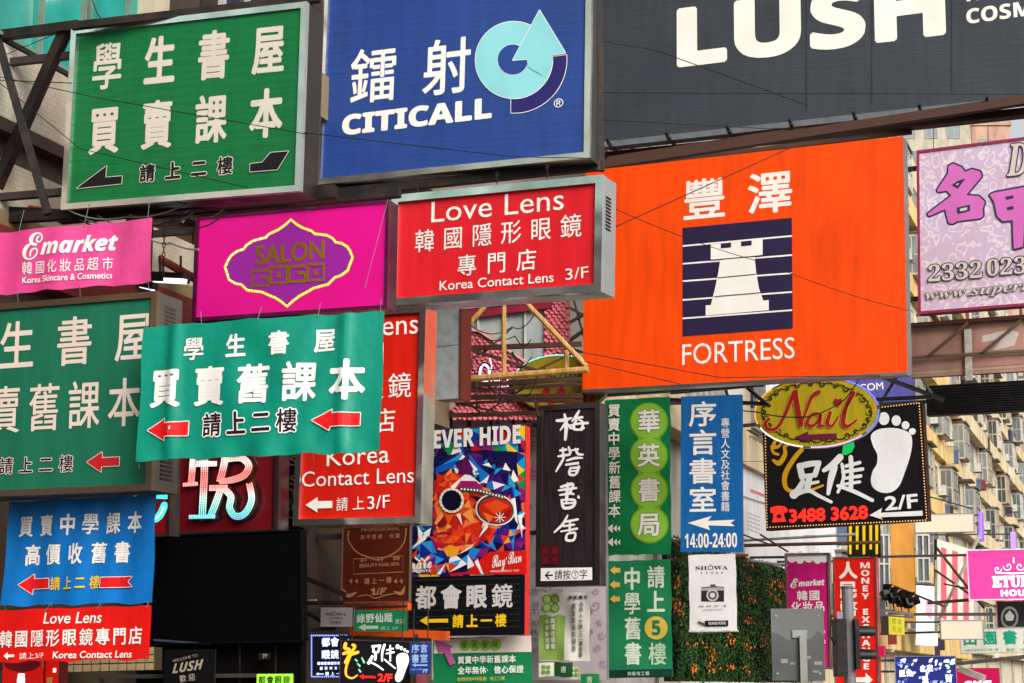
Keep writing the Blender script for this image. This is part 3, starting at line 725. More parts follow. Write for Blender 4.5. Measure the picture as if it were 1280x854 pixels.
s.text(BD('HANDMADE'), (1208,-7), (1373,-30), 19, WHT, .4)
for px in (1008,1090,1190):
    s.ring([(px, -150), (px, 175 - (px - 755) * .134)], 1.0, M('panel', '2f353b'), 'seam', False)

# --- orange billboard
s = Sign('billboard', 'bright orange billboard with a chess rook emblem on a dark square', 'billboard', [(733,214),(1128,170),(1135,465),(727,487)], 28.6, G_BB, 23)
s.body(M('panel', 'ff4d00', .5), None, 0, .3, M('steel', 'b8b2aa', .3)); s.arms((.06, .9), .03)
B().box(-s.w / 2, s.w / 2, -.05, -.003, -.2, .02).mk('lower_trim', STEELD, s.root)
s.text('豐澤', (853,252), (991,238), 53, WHT, 1.5, cw=57)
s.text('FORTRESS', (853,443.5), (993.5,434.5), 26, WHT, .0)
f = lambda L: [(700 + x / 2.207, 200 + y / 2.207) for x, y in L]
ink = M('print', '2b2344'); s.poly(f([(339,188),(640,160),(643,465),(339,487)]), ink, 'emblem_square')
for y0, y1 in ((238,210),(287,263),(335,313),(387,365),(438,415)):
    s.ring(f([(339,y0),(641,y1)]), 2.0, WHT, 'emblem_line', False)
s.poly(f([(417,234),(560,220),(560,263),(417,276)]), WHT, 'emblem_rook')
s.poly(f([(443,277),(538,268),(542,310),(550,355),(562,389),(577,387),(577,415),(403,430),(403,402),(417,401),(430,350),(438,310)]), WHT, 'emblem_rook')
s.poly(f([(445,232),(473,229),(473,242),(445,245)]), ink, 'emblem_notch'); s.poly(f([(501,226),(530,223),(530,236),(501,239)]), ink, 'emblem_notch')
for (x0, y0), (x1, y1) in (((417,277),(560,265)), ((437,326),(542,316)), ((428,378),(556,367))): s.ring(f([(x0,y0),(x1,y1)]), 1.0, ink, 'emblem_line', False)

# --- pink nail sign, right edge
s = Sign('light_box_sign', 'pale pink scroll patterned sign with big pink brush characters at the right edge', 'sign', [(1144,187.5),(1400,158),(1400,371),(1150,395)], 40, G_BOX, 24)
s.body(M('ornate', 'dcc4e2', 'f2e9e8'), M('paint', 'a83a62'), 3.5, .3, M('paint', '8c2a50')); s.arms((.1, .9), .05)
f = lambda L: [(1120 + x / 5.69, 140 + y / 5.69) for x, y in L]
pk = M('print', 'e77bd0'); gy = M('print', '3b3f5c')
s.poly(f([(375,385),(405,368),(468,395),(490,428),(540,408),(600,425),(610,460),(500,592),(590,600),(632,640),(617,690),(620,740),(600,757),(440,777),(400,797),(375,790),(350,692),(235,742),(225,725),(395,595),(360,560),(300,570),(293,555),(370,440)]), pk, 'character', (gy, 2.4))
s.poly(f([(395,522),(440,490),(495,475),(440,548)]), gy, 'lettering'); s.poly(f([(425,515),(452,506),(440,522)]), CRM)
s.poly(f([(433,682),(527,660),(527,705),(438,728)]), gy, 'lettering'); s.poly(f([(455,690),(508,678),(508,698),(457,708)]), CRM)
s.poly(f([(668,590),(700,575),(920,535),(990,525),(1060,560),(1040,745),(990,775),(915,772),(905,960),(840,975),(832,770),(760,778),(722,742),(700,640)]), pk, 'character', (gy, 2.4))
s.poly(f([(778,605),(835,594),(838,616),(785,628)]), gy); s.poly(f([(788,680),(836,670),(838,694),(792,702)]), gy)
s.poly(f([(915,590),(970,580),(968,610),(915,618)]), gy); s.poly(f([(915,668),(962,660),(960,690),(915,696)]), gy)
s.text(SI('Dream'), (1259,201), (1360,190), 40, CRM, .6, (gy, 1.6))
s.text(SI('2332'), (1161,342), (1228,336.5), 21, CRM, .1, (gy, 1.3)); s.text(SI('0238'), (1234,335), (1301,329.5), 21, CRM, .1, (gy, 1.3))
s.text(SI('www.supernails.hk'), (1157,369), (1372,348), 12, CRM, .0, (gy, .8))

# --- magenta salon box
s = Sign('light_box_sign', 'magenta backlit box with a purple ornamental plaque edged in yellow bulbs', 'sign', [(246,271),(488,250),(485,386),(241,403)], 19, G_LED)
s.body(M('backlit', 'e8168c', .5), M('paint', '5a1040', .3), 5, .22, M('paint', '3a0e2c', .3)); s.arms((.9,))
fz = lambda L: [(180 + x / 4.745, 230 + y / 4.745) for x, y in L]
left = fz([(873,213),(840,243),(800,272),(740,300),(725,318),(650,338),(612,362),(592,388),(555,400),(520,425),(500,455),(482,495),(494,528),(505,568),(545,592),(578,597),(615,632),(700,642),(740,660),(780,676),(820,702),(850,728)])
cx = lambda y: 364 + (359.2 - 364) * (y - 275) / 108.
right = [(2 * cx(y) - x, y - (cx(y) - x) * 2 * .075) for x, y in left]
outl = left + right[::-1][1:-1]
s.poly(outl, M('backlit', 'a82ca6', .4), 'plaque'); s.ring(outl, 3.4, M('glow', 'd9a800', .6), 'bulb_rail')
s.beads(outl, 3.6, 2.6, M('glow', 'ffe070', 1.2)); s.beads(outl[4:16], 7, 2.6, GLW, closed=False)
gold = M('print', '86660e')
s.text('SALON', (320,320), (406,312), 24, gold, .8, name='lettering', solid=.03)
for i in range(4):      # square spiral letters
    x = 316 + i * 23.2; y = 334 - i * 1.6 + (2 if i == 0 else 0); w_, h_ = 20, 22
    s.ring([(x + w_, y + 2), (x, y + 3), (x, y + h_), (x + w_, y + h_ - 1), (x + w_, y + h_ / 2), (x + w_ / 2, y + h_ / 2)] if i % 2 == 0 else [(x, y + 2), (x + w_, y + 1), (x + w_, y + h_ - 1), (x, y + h_), (x, y + 3)], 4.2, gold, 'lettering', i % 2 == 1)
    if i % 2: s.poly([(x + 7.5, y + 8.5), (x + 12.5, y + 8.2), (x + 12.5, y + 15.2), (x + 7.5, y + 15.5)], gold, 'lettering')

# --- red contact lens box
s = Sign('light_box_sign', 'red steel framed light box with white contact lens lettering, over the centre of the street', 'sign', [(491,247),(757,218),(752,367),(488,382)], 20.4, G_BOX)
s.body(M('panel', 'e3202c'), M('steel', 'f6f4f0', .2), 10, .36, M('steel', 'f0eee8', .3), .05); s.arms((.92,), .04, -.25)
louvres(s, s.w / 2 - .002, s.h * .55, s.h * .85, 10, -.2, -.06)
s.text('Love Lens', (539.5,265.5), (705,248.5), 26, WHT, 0)
s.text('韓國隱形眼鏡', (519,302.5), (727,281.5), 28.5, WHT, .2, cw=27)
s.text('專門店', (572,333), (671,324), 27, WHT, .2, cw=26)
s.text('Korea Contact Lens', (550,357.5), (692.5,346.5), 12, WHT, .15)
s.text('3/F', (707.3,343.5), (736,340), 14, WHT, 0)

# --- pink cosmetics banner, left edge
s = Sign('hanging_banner', 'wide rose pink banner with white cosmetics lettering above the lower green box', 'banner', [(-60,296),(191,273),(187,353),(-60,373)], 16.2, G_BAN, warp=ripple(.02, 1.1, 3, .5, .011, .37))
s.banner(M('vinyl', 'e0498f')); s.ties(4, .2, .15)
s.text('ℰ', (29,309), (54,307), 33, WHT, .6); s.text(BI('market'), (52,308.5), (146,301.5), 21, WHT, .6, shear=.05)
s.text('韓國化妝品超市', (28,336), (140,328.5), 16, WHT, .0, cw=14)
s.text('Korea Skincare & Cosmetics', (28,350.5), (139,343.5), 8, WHT, .15)

# --- lower green light box
s = Sign('light_box_sign', 'green light box with bronze frame cut by the left edge, behind the hanging green banner', 'sign', [(-112,389),(202,365),(187.5,612.5),(-118,627)], 15.3, G_BOX)
s.body(M('panel', '1c6c50'), BRONZE, 8, .4, M('steel', '8f8478', .3), .03); s.arms()
for i in range(14): B().box(s.w / 2 - .004, s.w / 2 + .004, .1 + i * .035, .12 + i * .035, -.3, -.12).mk('vent_slat', M('paint', '4a4436'), s.root)
for i in range(12): B().box(s.w / 2 - .004, s.w / 2 + .004, s.h - .5 + i * .035, s.h - .48 + i * .035, -.28, -.12).mk('vent_slat', M('paint', '4a4436'), s.root)
W2 = M('print', 'dcc9bd')
s.text('學生書屋', (-70,439.5), (190,419), 61, W2, .9, cw=49)
s.text('買賣舊課本', (-60,517), (176,502), 60, W2, .7, cw=43)
s.text('請上二樓', (0,583), (92,579.5), 21, BLK, .3, (W2, 1.0), cw=19)
f = lambda L: [(x / 4.746, 540 + y / 4.746) for x, y in L]
s.arrow(f([(520,180),(610,120),(611,155),(713,150),(711,200),(607,206),(603,238)]), M('print', 'b81f28'), (W2, .9))

# --- hanging green banner
def wg(x, y): return .012 * math.sin(9 * x + 7 * y) * math.exp(-((x + .35 - .4 * y) / .3) ** 2) + .010 * math.sin(21 * x - 9 * y + 1) * math.exp(-((x - .55) / .25) ** 2) + .02 * math.sin(3.3 * x + .8 * y + .5) + .008 * math.sin(13 * x - 3 * y) + .03 * math.exp(-((x + .76) / .06) ** 2) * (1 + .3 * y) + .03 * math.exp(-((x - .76) / .05) ** 2) + .015 * math.exp(-(y / .12) ** 2) * math.sin(17 * x)
s = Sign('hanging_banner', 'creased sea green vinyl banner with white characters and two red arrows, hung in front', 'banner', [(177,408),(481,389),(471,564),(171,577)], 14.2, G_BAN, warp=wg)
s.banner(M('vinyl', '008e76'), 72, 30); s.ties(5, .1, .06)
WB = M('print', 'fbf8f4')
s.text('學生書屋', (229,437), (420,424.5), 30, WB, .9, cw=29)
s.text('買賣舊課本', (186,486), (456,474), 51, WB, 1.7, cw=46)
s.text('請上二樓', (252,531.5), (373,525.5), 30, M('print', '2a1626'), .8, (WB, 1.8), cw=27)
s.arrow([(184,538),(207,523.5),(206.5,529.5),(235,526.5),(234,544),(206.5,545.5),(206.5,551)], M('print', 'e81c22'), (WB, 1.1))
s.arrow([(391.6,526),(417,512.3),(416.5,517),(450,516),(449.5,531.7),(415,533.4),(413.5,538.5)], M('print', 'e81c22'), (WB, 1.1))

# --- tall red contact lens box
s = Sign('light_box_sign', 'tall red contact lens box in mirror steel, half hidden behind the sea green banner', 'sign', [(380,393),(533,384),(529,653),(366,659)], 20.6, G_BOX)
s.body(M('panel', 'd81f12'), M('steel', 'f4f1ec', .12), 8, .3, M('steel', 'f0e6cc', .15), .05); s.arms()
s.text('Love Lens', (386,413.5), (523,404), 25, WHT, .0)
s.text('韓國', (412,447), (481,442), 30, WHT, .1, cw=29)
s.text('隱形眼鏡', (385,490.5), (514,481), 31, WHT, .1, cw=29)
s.text('專門店', (393,532), (495,525), 30, WHT, .1, cw=29)
s.text('Korea', (409,572), (487,567), 22, WHT, .0); s.text('Contact Lens', (378,599.5), (518,593.5), 19, WHT, .0)
s.text('請上', (421,631), (456,629), 17, WHT, cw=15); s.text('3/F', (460,629), (488,626.5), 16, WHT, .0)
f = lambda L: [(360 + x / 4.746, 540 + y / 4.746) for x, y in L]
s.arrow(f([(107,435),(180,388),(180,412),(267,410),(267,452),(178,455),(178,478)]), WHT)

# --- maroon sign with an LED character
s = Sign('led_sign', 'maroon box with a thick glowing coral and teal LED character', 'sign', [(222,500),(352,495),(350,668),(218,671)], 19.9, G_LED)
s.body(M('panel', '6a0d18', .3), M('paint', '241a1c', .3), 6, .25, M('steel', '3a3335', .25), .05); s.arms((.1,))
y0, y1 = s.loc(280, 652)[1], s.loc(280, 572)[1]
neon = M('neon', 'x', (float(y0), float(y1), 1.0)); shell = M('paint', '2a0a10', .4)
f = lambda L: [(160 + x / 4.746, 540 + y / 4.746, w / 4.746) for x, y, w in L]
LN = [f([(468,120,46),(468,250,46),(455,512,46)]), f([(390,193,44),(545,193,30)]), f([(410,110,40),(402,200,40),(392,318,40)]), f([(350,318,20),(430,312,20)]),
      f([(600,120,44),(590,200,44),(565,300,44)]), f([(595,168,44),(690,160,44),(738,205,44),(710,262,44),(640,290,40),(560,300,30)]),
      f([(510,338,36),(610,336,36)]), f([(575,345,42),(545,430,44),(515,505,44)]), f([(490,508,20),(545,508,20)]), f([(395,510,22),(485,508,22)]),
      f([(600,345,40),(640,390,42),(632,455,42),(665,505,44),(722,490,44),(762,410,44),(748,312,42)])]
for ln in LN:
    for k in range(0, 1): pass
s.strokes([[(x + 1.6, y + .6, w + 2.4) for x, y, w in ln] for ln in LN], shell, 'letter_return')
s.z += .05; s.strokes(LN, M('paint', '40141a'), 'letter_face'); 
for ln in LN:      # rows of LEDs filling each stroke
    P = smooth_path(ln, 6)
    for off in (-.36, -.12, .12, .36):
        q = []
        for i, p in enumerate(P):
            a = np.array(P[max(i-1,0)][:2]); b = np.array(P[min(i+1,len(P)-1)][:2]); t = (b - a) / (np.linalg.norm(b - a) + 1e-9)
            q.append((p[0] - t[1] * off * p[2], p[1] + t[0] * off * p[2]))
        s.beads(q, 2.1, 2.3, neon, 'led_dots', False)
s = Sign('led_sign', 'second maroon LED box, a sliver showing between the blue banner and the glowing character', 'sign', [(120,560),(214,556),(214,671),(120,674)], 18.7, G_LED)
s.body(M('panel', '7a0f1c', .3), M('paint', '241a1c', .3), 3, .2, DARK, .03); s.arms((.1,))
y0, y1 = s.loc(200, 655)[1], s.loc(200, 600)[1]
ln = [(150,640,9),(170,650,10),(196,648,9),(206,632,9)]; ln2 = [(170,618,8),(209,620,8)]
neon2 = M('neon', 'y', (float(y0), float(y1), 1.0)); s.strokes([ln, ln2], M('glow', '35e0c8', 1.0), 'letter_face'); s.beads([(p[0], p[1]) for p in smooth_path(ln, 6)], 2.2, 2.2, GLW, 'led_dots', False)
# --- dark sign with gold letters behind
s = Sign('light_box_sign', 'narrow black sign with dull gold letters squeezed between the maroon and tall red boxes', 'sign', [(300,530),(380,527),(380,664),(300,668)], 22.3, G_BOX)
s.body(M('panel', '0c0b0d'), None, 0, .2, DARK); s.arms((.9,))
gd = M('print', 'b09a6a')
for t, y, x0 in (('TRES', 577, 320), ('SES', 601, 340), ('BEAUTY', 618, 318), ('MAKE', 632, 330), ('CARPET', 653, 312)):
    s.text(t, (x0, y), (372, y - 1), 12, gd)

# --- blue banner and red banner, lower left
s = Sign('hanging_banner', 'sky blue vinyl banner with white characters and yellow characters between red arrows, lower left', 'banner', [(13,627.5),(197,618),(190,753),(0,758)], 15.5, G_BAN, warp=ripple(.016, .9, 2.5, 1, .009, .31))
s.banner(M('vinyl', '0a74c4')); s.ties(4, .08, .05)
s.text('買賣中學課本', (23,658.5), (179,652.5), 27, WHT, .6, cw=22)
s.text('高價收舊書', (31,694.5), (162,690), 27, WHT, .7, cw=22)
s.text('請上二樓', (63.5,730), (125,727.8), 17, YEL, .3, cw=14)
f = lambda L: [(x / 4.909, 680 + y / 4.909) for x, y in L]
s.arrow(f([(118,252),(205,185),(205,215),(305,212),(303,272),(197,276),(193,310)]), RED, (WHT, .8))
s.arrow(f([(623,207),(812,200),(780,232),(812,262),(620,268)]), RED, (WHT, .8))
s = Sign('hanging_banner', 'low red vinyl banner with slanted white contact lens lettering, tied under the sky blue banner', 'banner', [(-8,763),(191,757),(185,823),(-12,829)], 15.45, G_BAN, warp=ripple(.008, 1.1, 2.5, 2, .004, .4))
s.banner(M('vinyl', 'df1410')); s.ties(4, .05, .05)
s.text('Love Lens', (56,773), (127.5,771.5), 14, WHT, .2, shear=.15)
s.text('韓國隱形眼鏡專門店', (-1,799.5), (179,794.5), 22, WHT, .4, cw=19)
s.text('請上3/F', (24.6,820.5), (55.6,819), 8, WHT); s.text('Korea Contact Lens', (68,818.8), (165.5,817.6), 9, WHT, .2, shear=.12)
s.arrow(f([(22,688),(50,664),(50,680),(92,678),(92,694),(50,697),(50,712)]), WHT)

# --- poster sign with low-poly face and black strip
s = Sign('light_box_sign', 'tall sign with a multicoloured faceted sunglasses poster above a black strip of silver characters', 'sign', [(515,541),(657,531.5),(655.5,793),(509,796)], 25, G_BOX, 21)
s.body(M('panel', '12104a'), None, 0, .16, M('paint', 'e8260e', .35)); s.arms((.5, .9), .04)
rnd = random.Random(3); s.dz = .0005
pal = ['1466c8','0a9ad6','131050','2a1060','e23210','f0661c','c01818','f6f0ea','8a1a70','1a8a50','f4c81c','0e0e24','5a1a80','10308c']
yl = s.loc(583,720)[1]; TL, TR, BR_, BL_ = (tuple(proj(s.wp(*q))) for q in ((-s.w/2 + .004, s.h - .004), (s.w/2 - .004, s.h - .004), (s.w/2 - .004, yl), (-s.w/2 + .004, yl)))
def pp(u, v): return (TL[0]*(1-u)*(1-v)+TR[0]*u*(1-v)+BR_[0]*u*v+BL_[0]*(1-u)*v, TL[1]*(1-u)*(1-v)+TR[1]*u*(1-v)+BR_[1]*u*v+BL_[1]*(1-u)*v)
nx, ny = 11, 13
gr = [[pp(min(1, max(0, (i + (rnd.uniform(-.4, .4) if 0 < i < nx else 0)) / nx)), min(1, max(0, (j + (rnd.uniform(-.4, .4) if 0 < j < ny else 0)) / ny))) for i in range(nx + 1)] for j in range(ny + 1)]
byc = {}
for j in range(ny):
    for i in range(nx):
        q = [gr[j][i], gr[j][i+1], gr[j+1][i+1], gr[j+1][i]]
        if 560 < q[0][1] < 690 and 530 < q[0][0] < 636: continue
        for tri in ((q[0], q[1], q[2]), (q[0], q[2], q[3])): byc.setdefault(rnd.choice(pal), []).append(tri)
z0 = s.nz()
for c, tris in byc.items():
    V = [s.loc(*p) for t in tris for p in t]; s.put('poster_facets', V, [(3*k+2, 3*k+1, 3*k) for k in range(len(tris))], M('print', c), z=z0)['kind'] = 'stuff'
fa = lambda L: [(490 + x / 5.695, 510 + y / 5.695) for x, y in L]
fb = lambda L: [(500 + x / 3.99, 640 + y / 3.99) for x, y in L]
def P(c, L, nm='poster_facet'): s.poly(L, M('print', c), nm)
def inside(p, poly):
    c = False; n = len(poly)
    for a in range(n):
        (x1, y1), (x2, y2) = poly[a], poly[a - 1]
        if (y1 > p[1]) != (y2 > p[1]) and p[0] < (x2 - x1) * (p[1] - y1) / (y2 - y1) + x1: c = not c
    return c
def facets(region, palette, cell, seed):
    """low-poly printed facets filling a region of the poster"""
    r_ = random.Random(seed); P('1a1040' if seed % 2 else 'b81c12', region)
    x0, x1 = min(p[0] for p in region), max(p[0] for p in region); y0, y1 = min(p[1] for p in region), max(p[1] for p in region)
    m, n = int((x1 - x0) / cell) + 2, int((y1 - y0) / cell) + 2
    g = [[(x0 + cell * (i - .5) + r_.uniform(-.42, .42) * cell, y0 + cell * (j - .5) + r_.uniform(-.42, .42) * cell) for i in range(m + 1)] for j in range(n + 1)]
    by = {}
    for j in range(n):
        for i in range(m):
            q = [g[j][i], g[j][i+1], g[j+1][i+1], g[j+1][i]]
            for tri in (((q[0], q[1], q[2]), (q[0], q[2], q[3])) if r_.random() < .5 else ((q[0], q[1], q[3]), (q[1], q[2], q[3]))):
                if sum(inside(p, region) for p in tri) >= 2 and inside((sum(p[0] for p in tri) / 3, sum(p[1] for p in tri) / 3), region): by.setdefault(r_.choice(palette), []).append(tri)
    z_ = s.nz()
    for c_, tris in by.items():
        s.put('poster_facets', [s.loc(*p) for t_ in tris for p in t_], [(3*k+2, 3*k+1, 3*k) for k in range(len(tris))], M('print', c_), z=z_)['kind'] = 'stuff'
hair = fa([(300,440),(400,340),(540,300),(700,320),(820,400),(900,560),(930,760),(905,1000),(860,640),(760,620),(640,540),(520,480),(400,450),(300,520)])
facets(hair, ['0b0a48','0d2a90','1470c8','12a0dc','2a1060','5a1878','0a0a30','f4eeee','101a6a','3a1470'], 9, 1)
face = fa([(300,520),(400,450),(520,480),(640,550),(760,630),(860,650),(880,800),(800,1000),(640,1150),(500,1190),(380,1180),(340,1050),(300,1000)])
facets(face, ['e83a14','d82c12','c21e10','ee5a1e','f07a30','e04818','a81420','f29a50','d02418','b01838'], 8.5, 2)
facets(fb([(60,110),(160,80),(190,190),(300,210),(420,150),(560,30),(625,30),(625,190),(450,200),(330,300),(190,312),(60,312)]), ['131050','0d2a90','1a86d8','f4eeee','5a1878','e03a18','0a0a30','2a9ae0','8a1a70','f0a020'], 9, 3)
P('1a9ae0', fa([(300,440),(520,310),(470,380),(380,400)])); P('0d56b8', fa([(320,420),(470,370),(430,430),(310,470)])); P('1470c8', fa([(545,320),(640,440),(600,470),(560,380)]))
P('5a1050', fa([(455,420),(530,340),(590,490),(500,470)])); P('f7f2ee', fa([(545,365),(615,440),(590,455)])); P('f7f2ee', fa([(645,405),(690,390),(715,425)]))
P('f7f2ee', fa([(420,560),(520,475),(560,480),(640,545),(560,520),(490,520),(440,590)])); P('a0186e', fa([(470,570),(500,520),(600,520),(660,590),(560,590)]))
P('f7f2ee', fa([(790,440),(810,390),(850,450)])); P('f7f2ee', fa([(850,500),(865,440),(905,520),(870,530)])); P('f7f2ee', fa([(850,650),(880,640),(900,830),(880,800)]))
P('140c28', fa([(560,620),(690,650),(650,700)])); P('f7f2ee', fa([(690,670),(700,790),(640,860)])); P('f2ece6', fa([(460,760),(490,750),(505,840)]))
P('a8180e', fb([(178,108),(215,98),(262,100),(240,112),(200,114)])); P('e8604a', fb([(182,116),(240,114),(225,127),(196,128)])); P('f0a020', fb([(215,185),(250,165),(300,180),(290,215),(240,225)]))
P('8a1210', fb([(165,30),(185,60),(180,90),(165,70)])); P('f7f2ee', fb([(190,45),(205,60),(195,85),(185,80),(196,66)])); P('f7f2ee', fb([(290,215),(385,150),(395,140),(340,190)])); P('f7f2ee', fb([(395,130),(450,20),(440,80)]))
P('f7f2ee', fb([(55,190),(155,80),(130,140)])); P('f7f2ee', fb([(185,312),(235,250),(205,312)])); P('d41a12', fb([(330,312),(400,240),(450,200),(632,192),(632,312)])); P('f7f2ee', fb([(375,250),(390,235),(420,312),(410,312)])); P('f7f2ee', fb([(590,20),(612,30),(612,130)]))
blk = M('print', '0d0a26')
s.ell((620, 637.5), 25, 20, M('print', 'e8e0d8'), 'poster_lens', 26, None, .15); s.ell((620, 637.5), 23.2, 18.2, M('print', '1c3a4a'), 'poster_lens', 26, None, .15); s.ell((620.5, 638), 21, 16.2, M('print', 'c4200e'), 'poster_lens', 26, None, .15)
P('e84a18', [(605,631),(622,625),(638,633),(619,643)]); P('9a120c', [(620,646),(640,636),(639,645),(627,652)]); P('f07028', [(604,640),(618,646),(612,654)])
P('8c100e', [(556,642),(546,655),(549,660),(560,657)]); P('f49a60', [(552,640),(544,654),(546,657),(556,645)])
s.ell((537.5 - 4 + 32, 626), 14.5, 14.5, M('print', '16201e'), 'poster_lens', 18, (M('print', 'e8eef0'), 1.2)); s.ell((565.5, 626), 12.5, 13, blk, 'poster_lens', 16)
s.ring(fa([(500,580),(620,590),(800,640)]), 4.5, M('print', '1c5a58'), 'poster_lens', False); s.beads(fa([(500,580),(620,590),(800,640)]), 4, 3, M('print', 'e9e2c8'), 'poster_glints', False); s.beads([(565.5 + 14 * math.cos(t), 626 + 14 * math.sin(t)) for t in [k * .4 for k in range(16)]], 5, 2.6, M('print', 'd8c84a'), 'poster_glints')
for a in range(8): s.ring([(626, 647), (626 + 7 * math.cos(a * math.pi / 4), 647 + 7 * math.sin(a * math.pi / 4))], .9, WHT, 'poster_glint', False)
s.text(BD('NEVER HIDE'), (526,551), (652,543), 23, M('print', 'e9e4de'), .5)
s.text(SCR('Ray·Ban'), (616,703), (653,695), 15, WHT, .1, shear=.1); s.text('GENUINE SINCE 1937', (614,714.5), (650,713.5), 2.4, WHT)
s.text(SCR('rare'), (516,708), (541,706), 9, WHT, .3); s.text(BD('PRINTS'), (517,714.5), (540,713.6), 3, WHT); s.ring([(520,697),(526,702),(529,698),(532,702),(538,696)], 2.5, WHT, 'lettering', False)

led = M('panel', '0b0b0d', .5); s.poly([(-s.w/2 + .003, .003), (s.w/2 - .003, .003), (s.w/2 - .003, yl), (-s.w/2 + .003, yl)], led, 'led_strip', loc=True)
for i in range(9):
    y = 726 + i * 7.6; s.beads([(513, y), (653, y - 3.5)], 3.2, 1.2, M('glow', '303038', .5), 'led_dots', False)
SIL = M('print', 'd0cdca'); s.dz = .0016
s.text('都會眼鏡', (521,747.5), (643,745), 31, SIL, 1.2, cw=28); s.text('請上一樓', (567,777), (635,775.6), 17, YEL, .6, cw=15)
s.arrow(fb([(105,543),(150,517),(150,535),(247,533),(247,552),(150,553),(150,570)]), YEL)

# --- dark wooden signboard with brush calligraphy
s = Sign('wooden_signboard', 'dark wooden board with four white brush characters and a dull red seal', 'sign', [(672,508),(751,502.5),(750,731),(670,735)], 29.5, G_BOX, 21)
s.body(M('wood', '1c1216'), M('steel', '7a736c', .3), 7, .25, M('steel', '6b655f', .3)); s.arms((.3, .9))
f = lambda L, k=1.: [(650 + x / 4.745, 480 + y / 4.745, w / 4.745 * k) for x, y, w in L]
CAL = [f(l, 1.15) for l in (
 [(220,218,14),(262,215,18),(305,203,10)], [(265,182,12),(275,240,20),(270,330,14)], [(265,240,14),(240,275,8)], [(280,235,10),(302,262,14)],
 [(352,158,10),(335,190,16),(310,222,8)], [(325,203,10),(370,198,14)], [(335,215,12),(318,262,16),(350,272,12),(378,262,14)], [(350,212,8),(375,230,12),(365,272,14)], [(300,245,8),(350,236,12),(402,232,14)],
 [(240,395,12),(275,390,14)], [(255,380,10),(258,440,14)], [(228,430,10),(260,425,14),(295,420,12)], [(290,375,10),(300,410,14)], [(305,395,8),(345,388,12)], [(330,385,10),(345,415,14),(375,420,10)], [(215,520,8),(245,470,14),(262,440,8)], [(280,455,10),(330,440,14),(372,440,8)],
 [(275,480,12),(345,470,14)], [(300,500,10),(295,535,14),(330,538,12),(345,500,14),(300,500,10)], [(290,520,8),(340,515,10)], [(350,490,12),(355,498,8)],
 [(245,612,12),(300,596,18),(318,600,12),(300,640,14)], [(232,632,10),(280,625,14),(335,618,12)], [(285,590,10),(280,660,18),(278,700,10)], [(240,660,10),(300,650,14),(320,655,10)], [(250,690,14),(262,735,16),(315,728,16),(325,690,14),(262,688,10)], [(260,710,10),(315,706,12)], [(348,665,8),(350,674,14)])]
g = lambda L: [(500 + x / 3.99, 640 + y / 3.99, w / 3.99) for x, y, w in L]
CAL += [g(l) for l in ([(838,18,8),(815,60,14),(772,102,8)], [(825,50,12),(888,38,12)], [(818,72,10),(870,64,12)], [(850,45,10),(848,95,14)], [(805,98,8),(885,84,12)], [(835,112,10),(832,140,14),(868,140,12),(875,105,12),(838,110,10)])]
for i0, i1 in ((0,9),(9,21),(21,28),(28,34)): s.strokes(CAL[i0:i1], M('print', 'f3ecea'), 'character')
s.poly([(676.5,683),(699.8,682),(699.8,705.5),(676.5,706.5)], M('print', '4a0d14'), 'seal'); s.text('梅馨', (678,689), (698.5,688.4), 9.5, M('print', '7a1a20')); s.text('書舍', (678,700.5), (698.5,700), 9.5, M('print', '7a1a20'))
s.poly([(672.7,710.5),(741,709.5),(741,728),(672.7,730)], M('print', 'efece8'), 'plate'); s.text('請按⑦字', (694,719), (735,718), 12, BLK, .1, cw=10)
s.ring([(683,719.4),(692,719.2)], 1.8, BLK, 'arrow', False); s.ring([(687.5,714.6),(682.8,719.4),(687.5,724)], 1.8, BLK, 'arrow', False)

# --- green vertical bookshop banner pair
s = Sign('hanging_banner', 'upright green banner with four characters in lime circles, under the orange billboard', 'banner', [(756,500),(838,496),(838.5,692),(756.5,695)], 34, G_BAN, warp=ripple(.02, 2.6, 1.6, .4, .006, .8))
s.banner(M('vinyl', '0a7c46'), 20, 30); s.ties(3, .15, .1)
lime = M('print', '8fc83e'); lime2 = M('print', '6fb52f')
for k, (x, y) in enumerate(((811,527),(811.3,570),(811.6,613),(811.8,656))): s.ell((x, y), 24, 24, lime2, 'disc', 28)
for k in range(3): s.poly([(797.5,545+43*k),(825.5,545+43*k),(825.5,552+43*k),(797.5,552+43*k)], lime2, 'disc')
for k, (x, y) in enumerate(((811,527),(811.3,570),(811.6,613),(811.8,656))): s.ell((x, y), 22, 22, lime, 'disc', 28)
s.vtext('華英書局', (811.2,505.5), (812,677.5), 28, WHT, .8, (M('print', '4f8a2c'), .8), .7)
s.vtext('買賣中學新舊課本', (768,504.5), (768.8,648), 15, WHT, .35)
for y in (661,678):
    s.poly([(759.5,y),(767,y-5.5),(767,y+5.5)], WHT, 'arrow'); s.poly([(767.5,y),(772,y-4.5),(772,y+4.5)], WHT, 'arrow'); s.poly([(772.5,y),(776,y-3.5),(776,y+3.5)], WHT, 'arrow')
s = Sign('hanging_banner', 'upright green banner with a yellow disc numbered five, tied below the lime circle banner', 'banner', [(758,702),(838,699),(841,846),(759,848)], 33.9, G_BAN, warp=ripple(.014, 1.9, 1.3, 1.4, .005, .6))
s.banner(M('vinyl', '1d8253'), 20, 24); s.ties(3, .1, .06)
PW = M('print', 'd8e6d0')
s.vtext('中學舊書', (790,708), (791.5,833), 21, PW, .7); s.vtext('請上', (819.8,706), (820.2,768), 22, PW, .7); s.vtext('樓', (821.5,802), (821.8,833), 22, M('print', 'b9d3b0'), .7)
s.ell((820.5,785), 14.5, 14.5, M('print', 'e0c050'), 'disc', 26); s.text(BD('5'), (815,785), (826,785), 19, M('print', '1d8253'), .6)
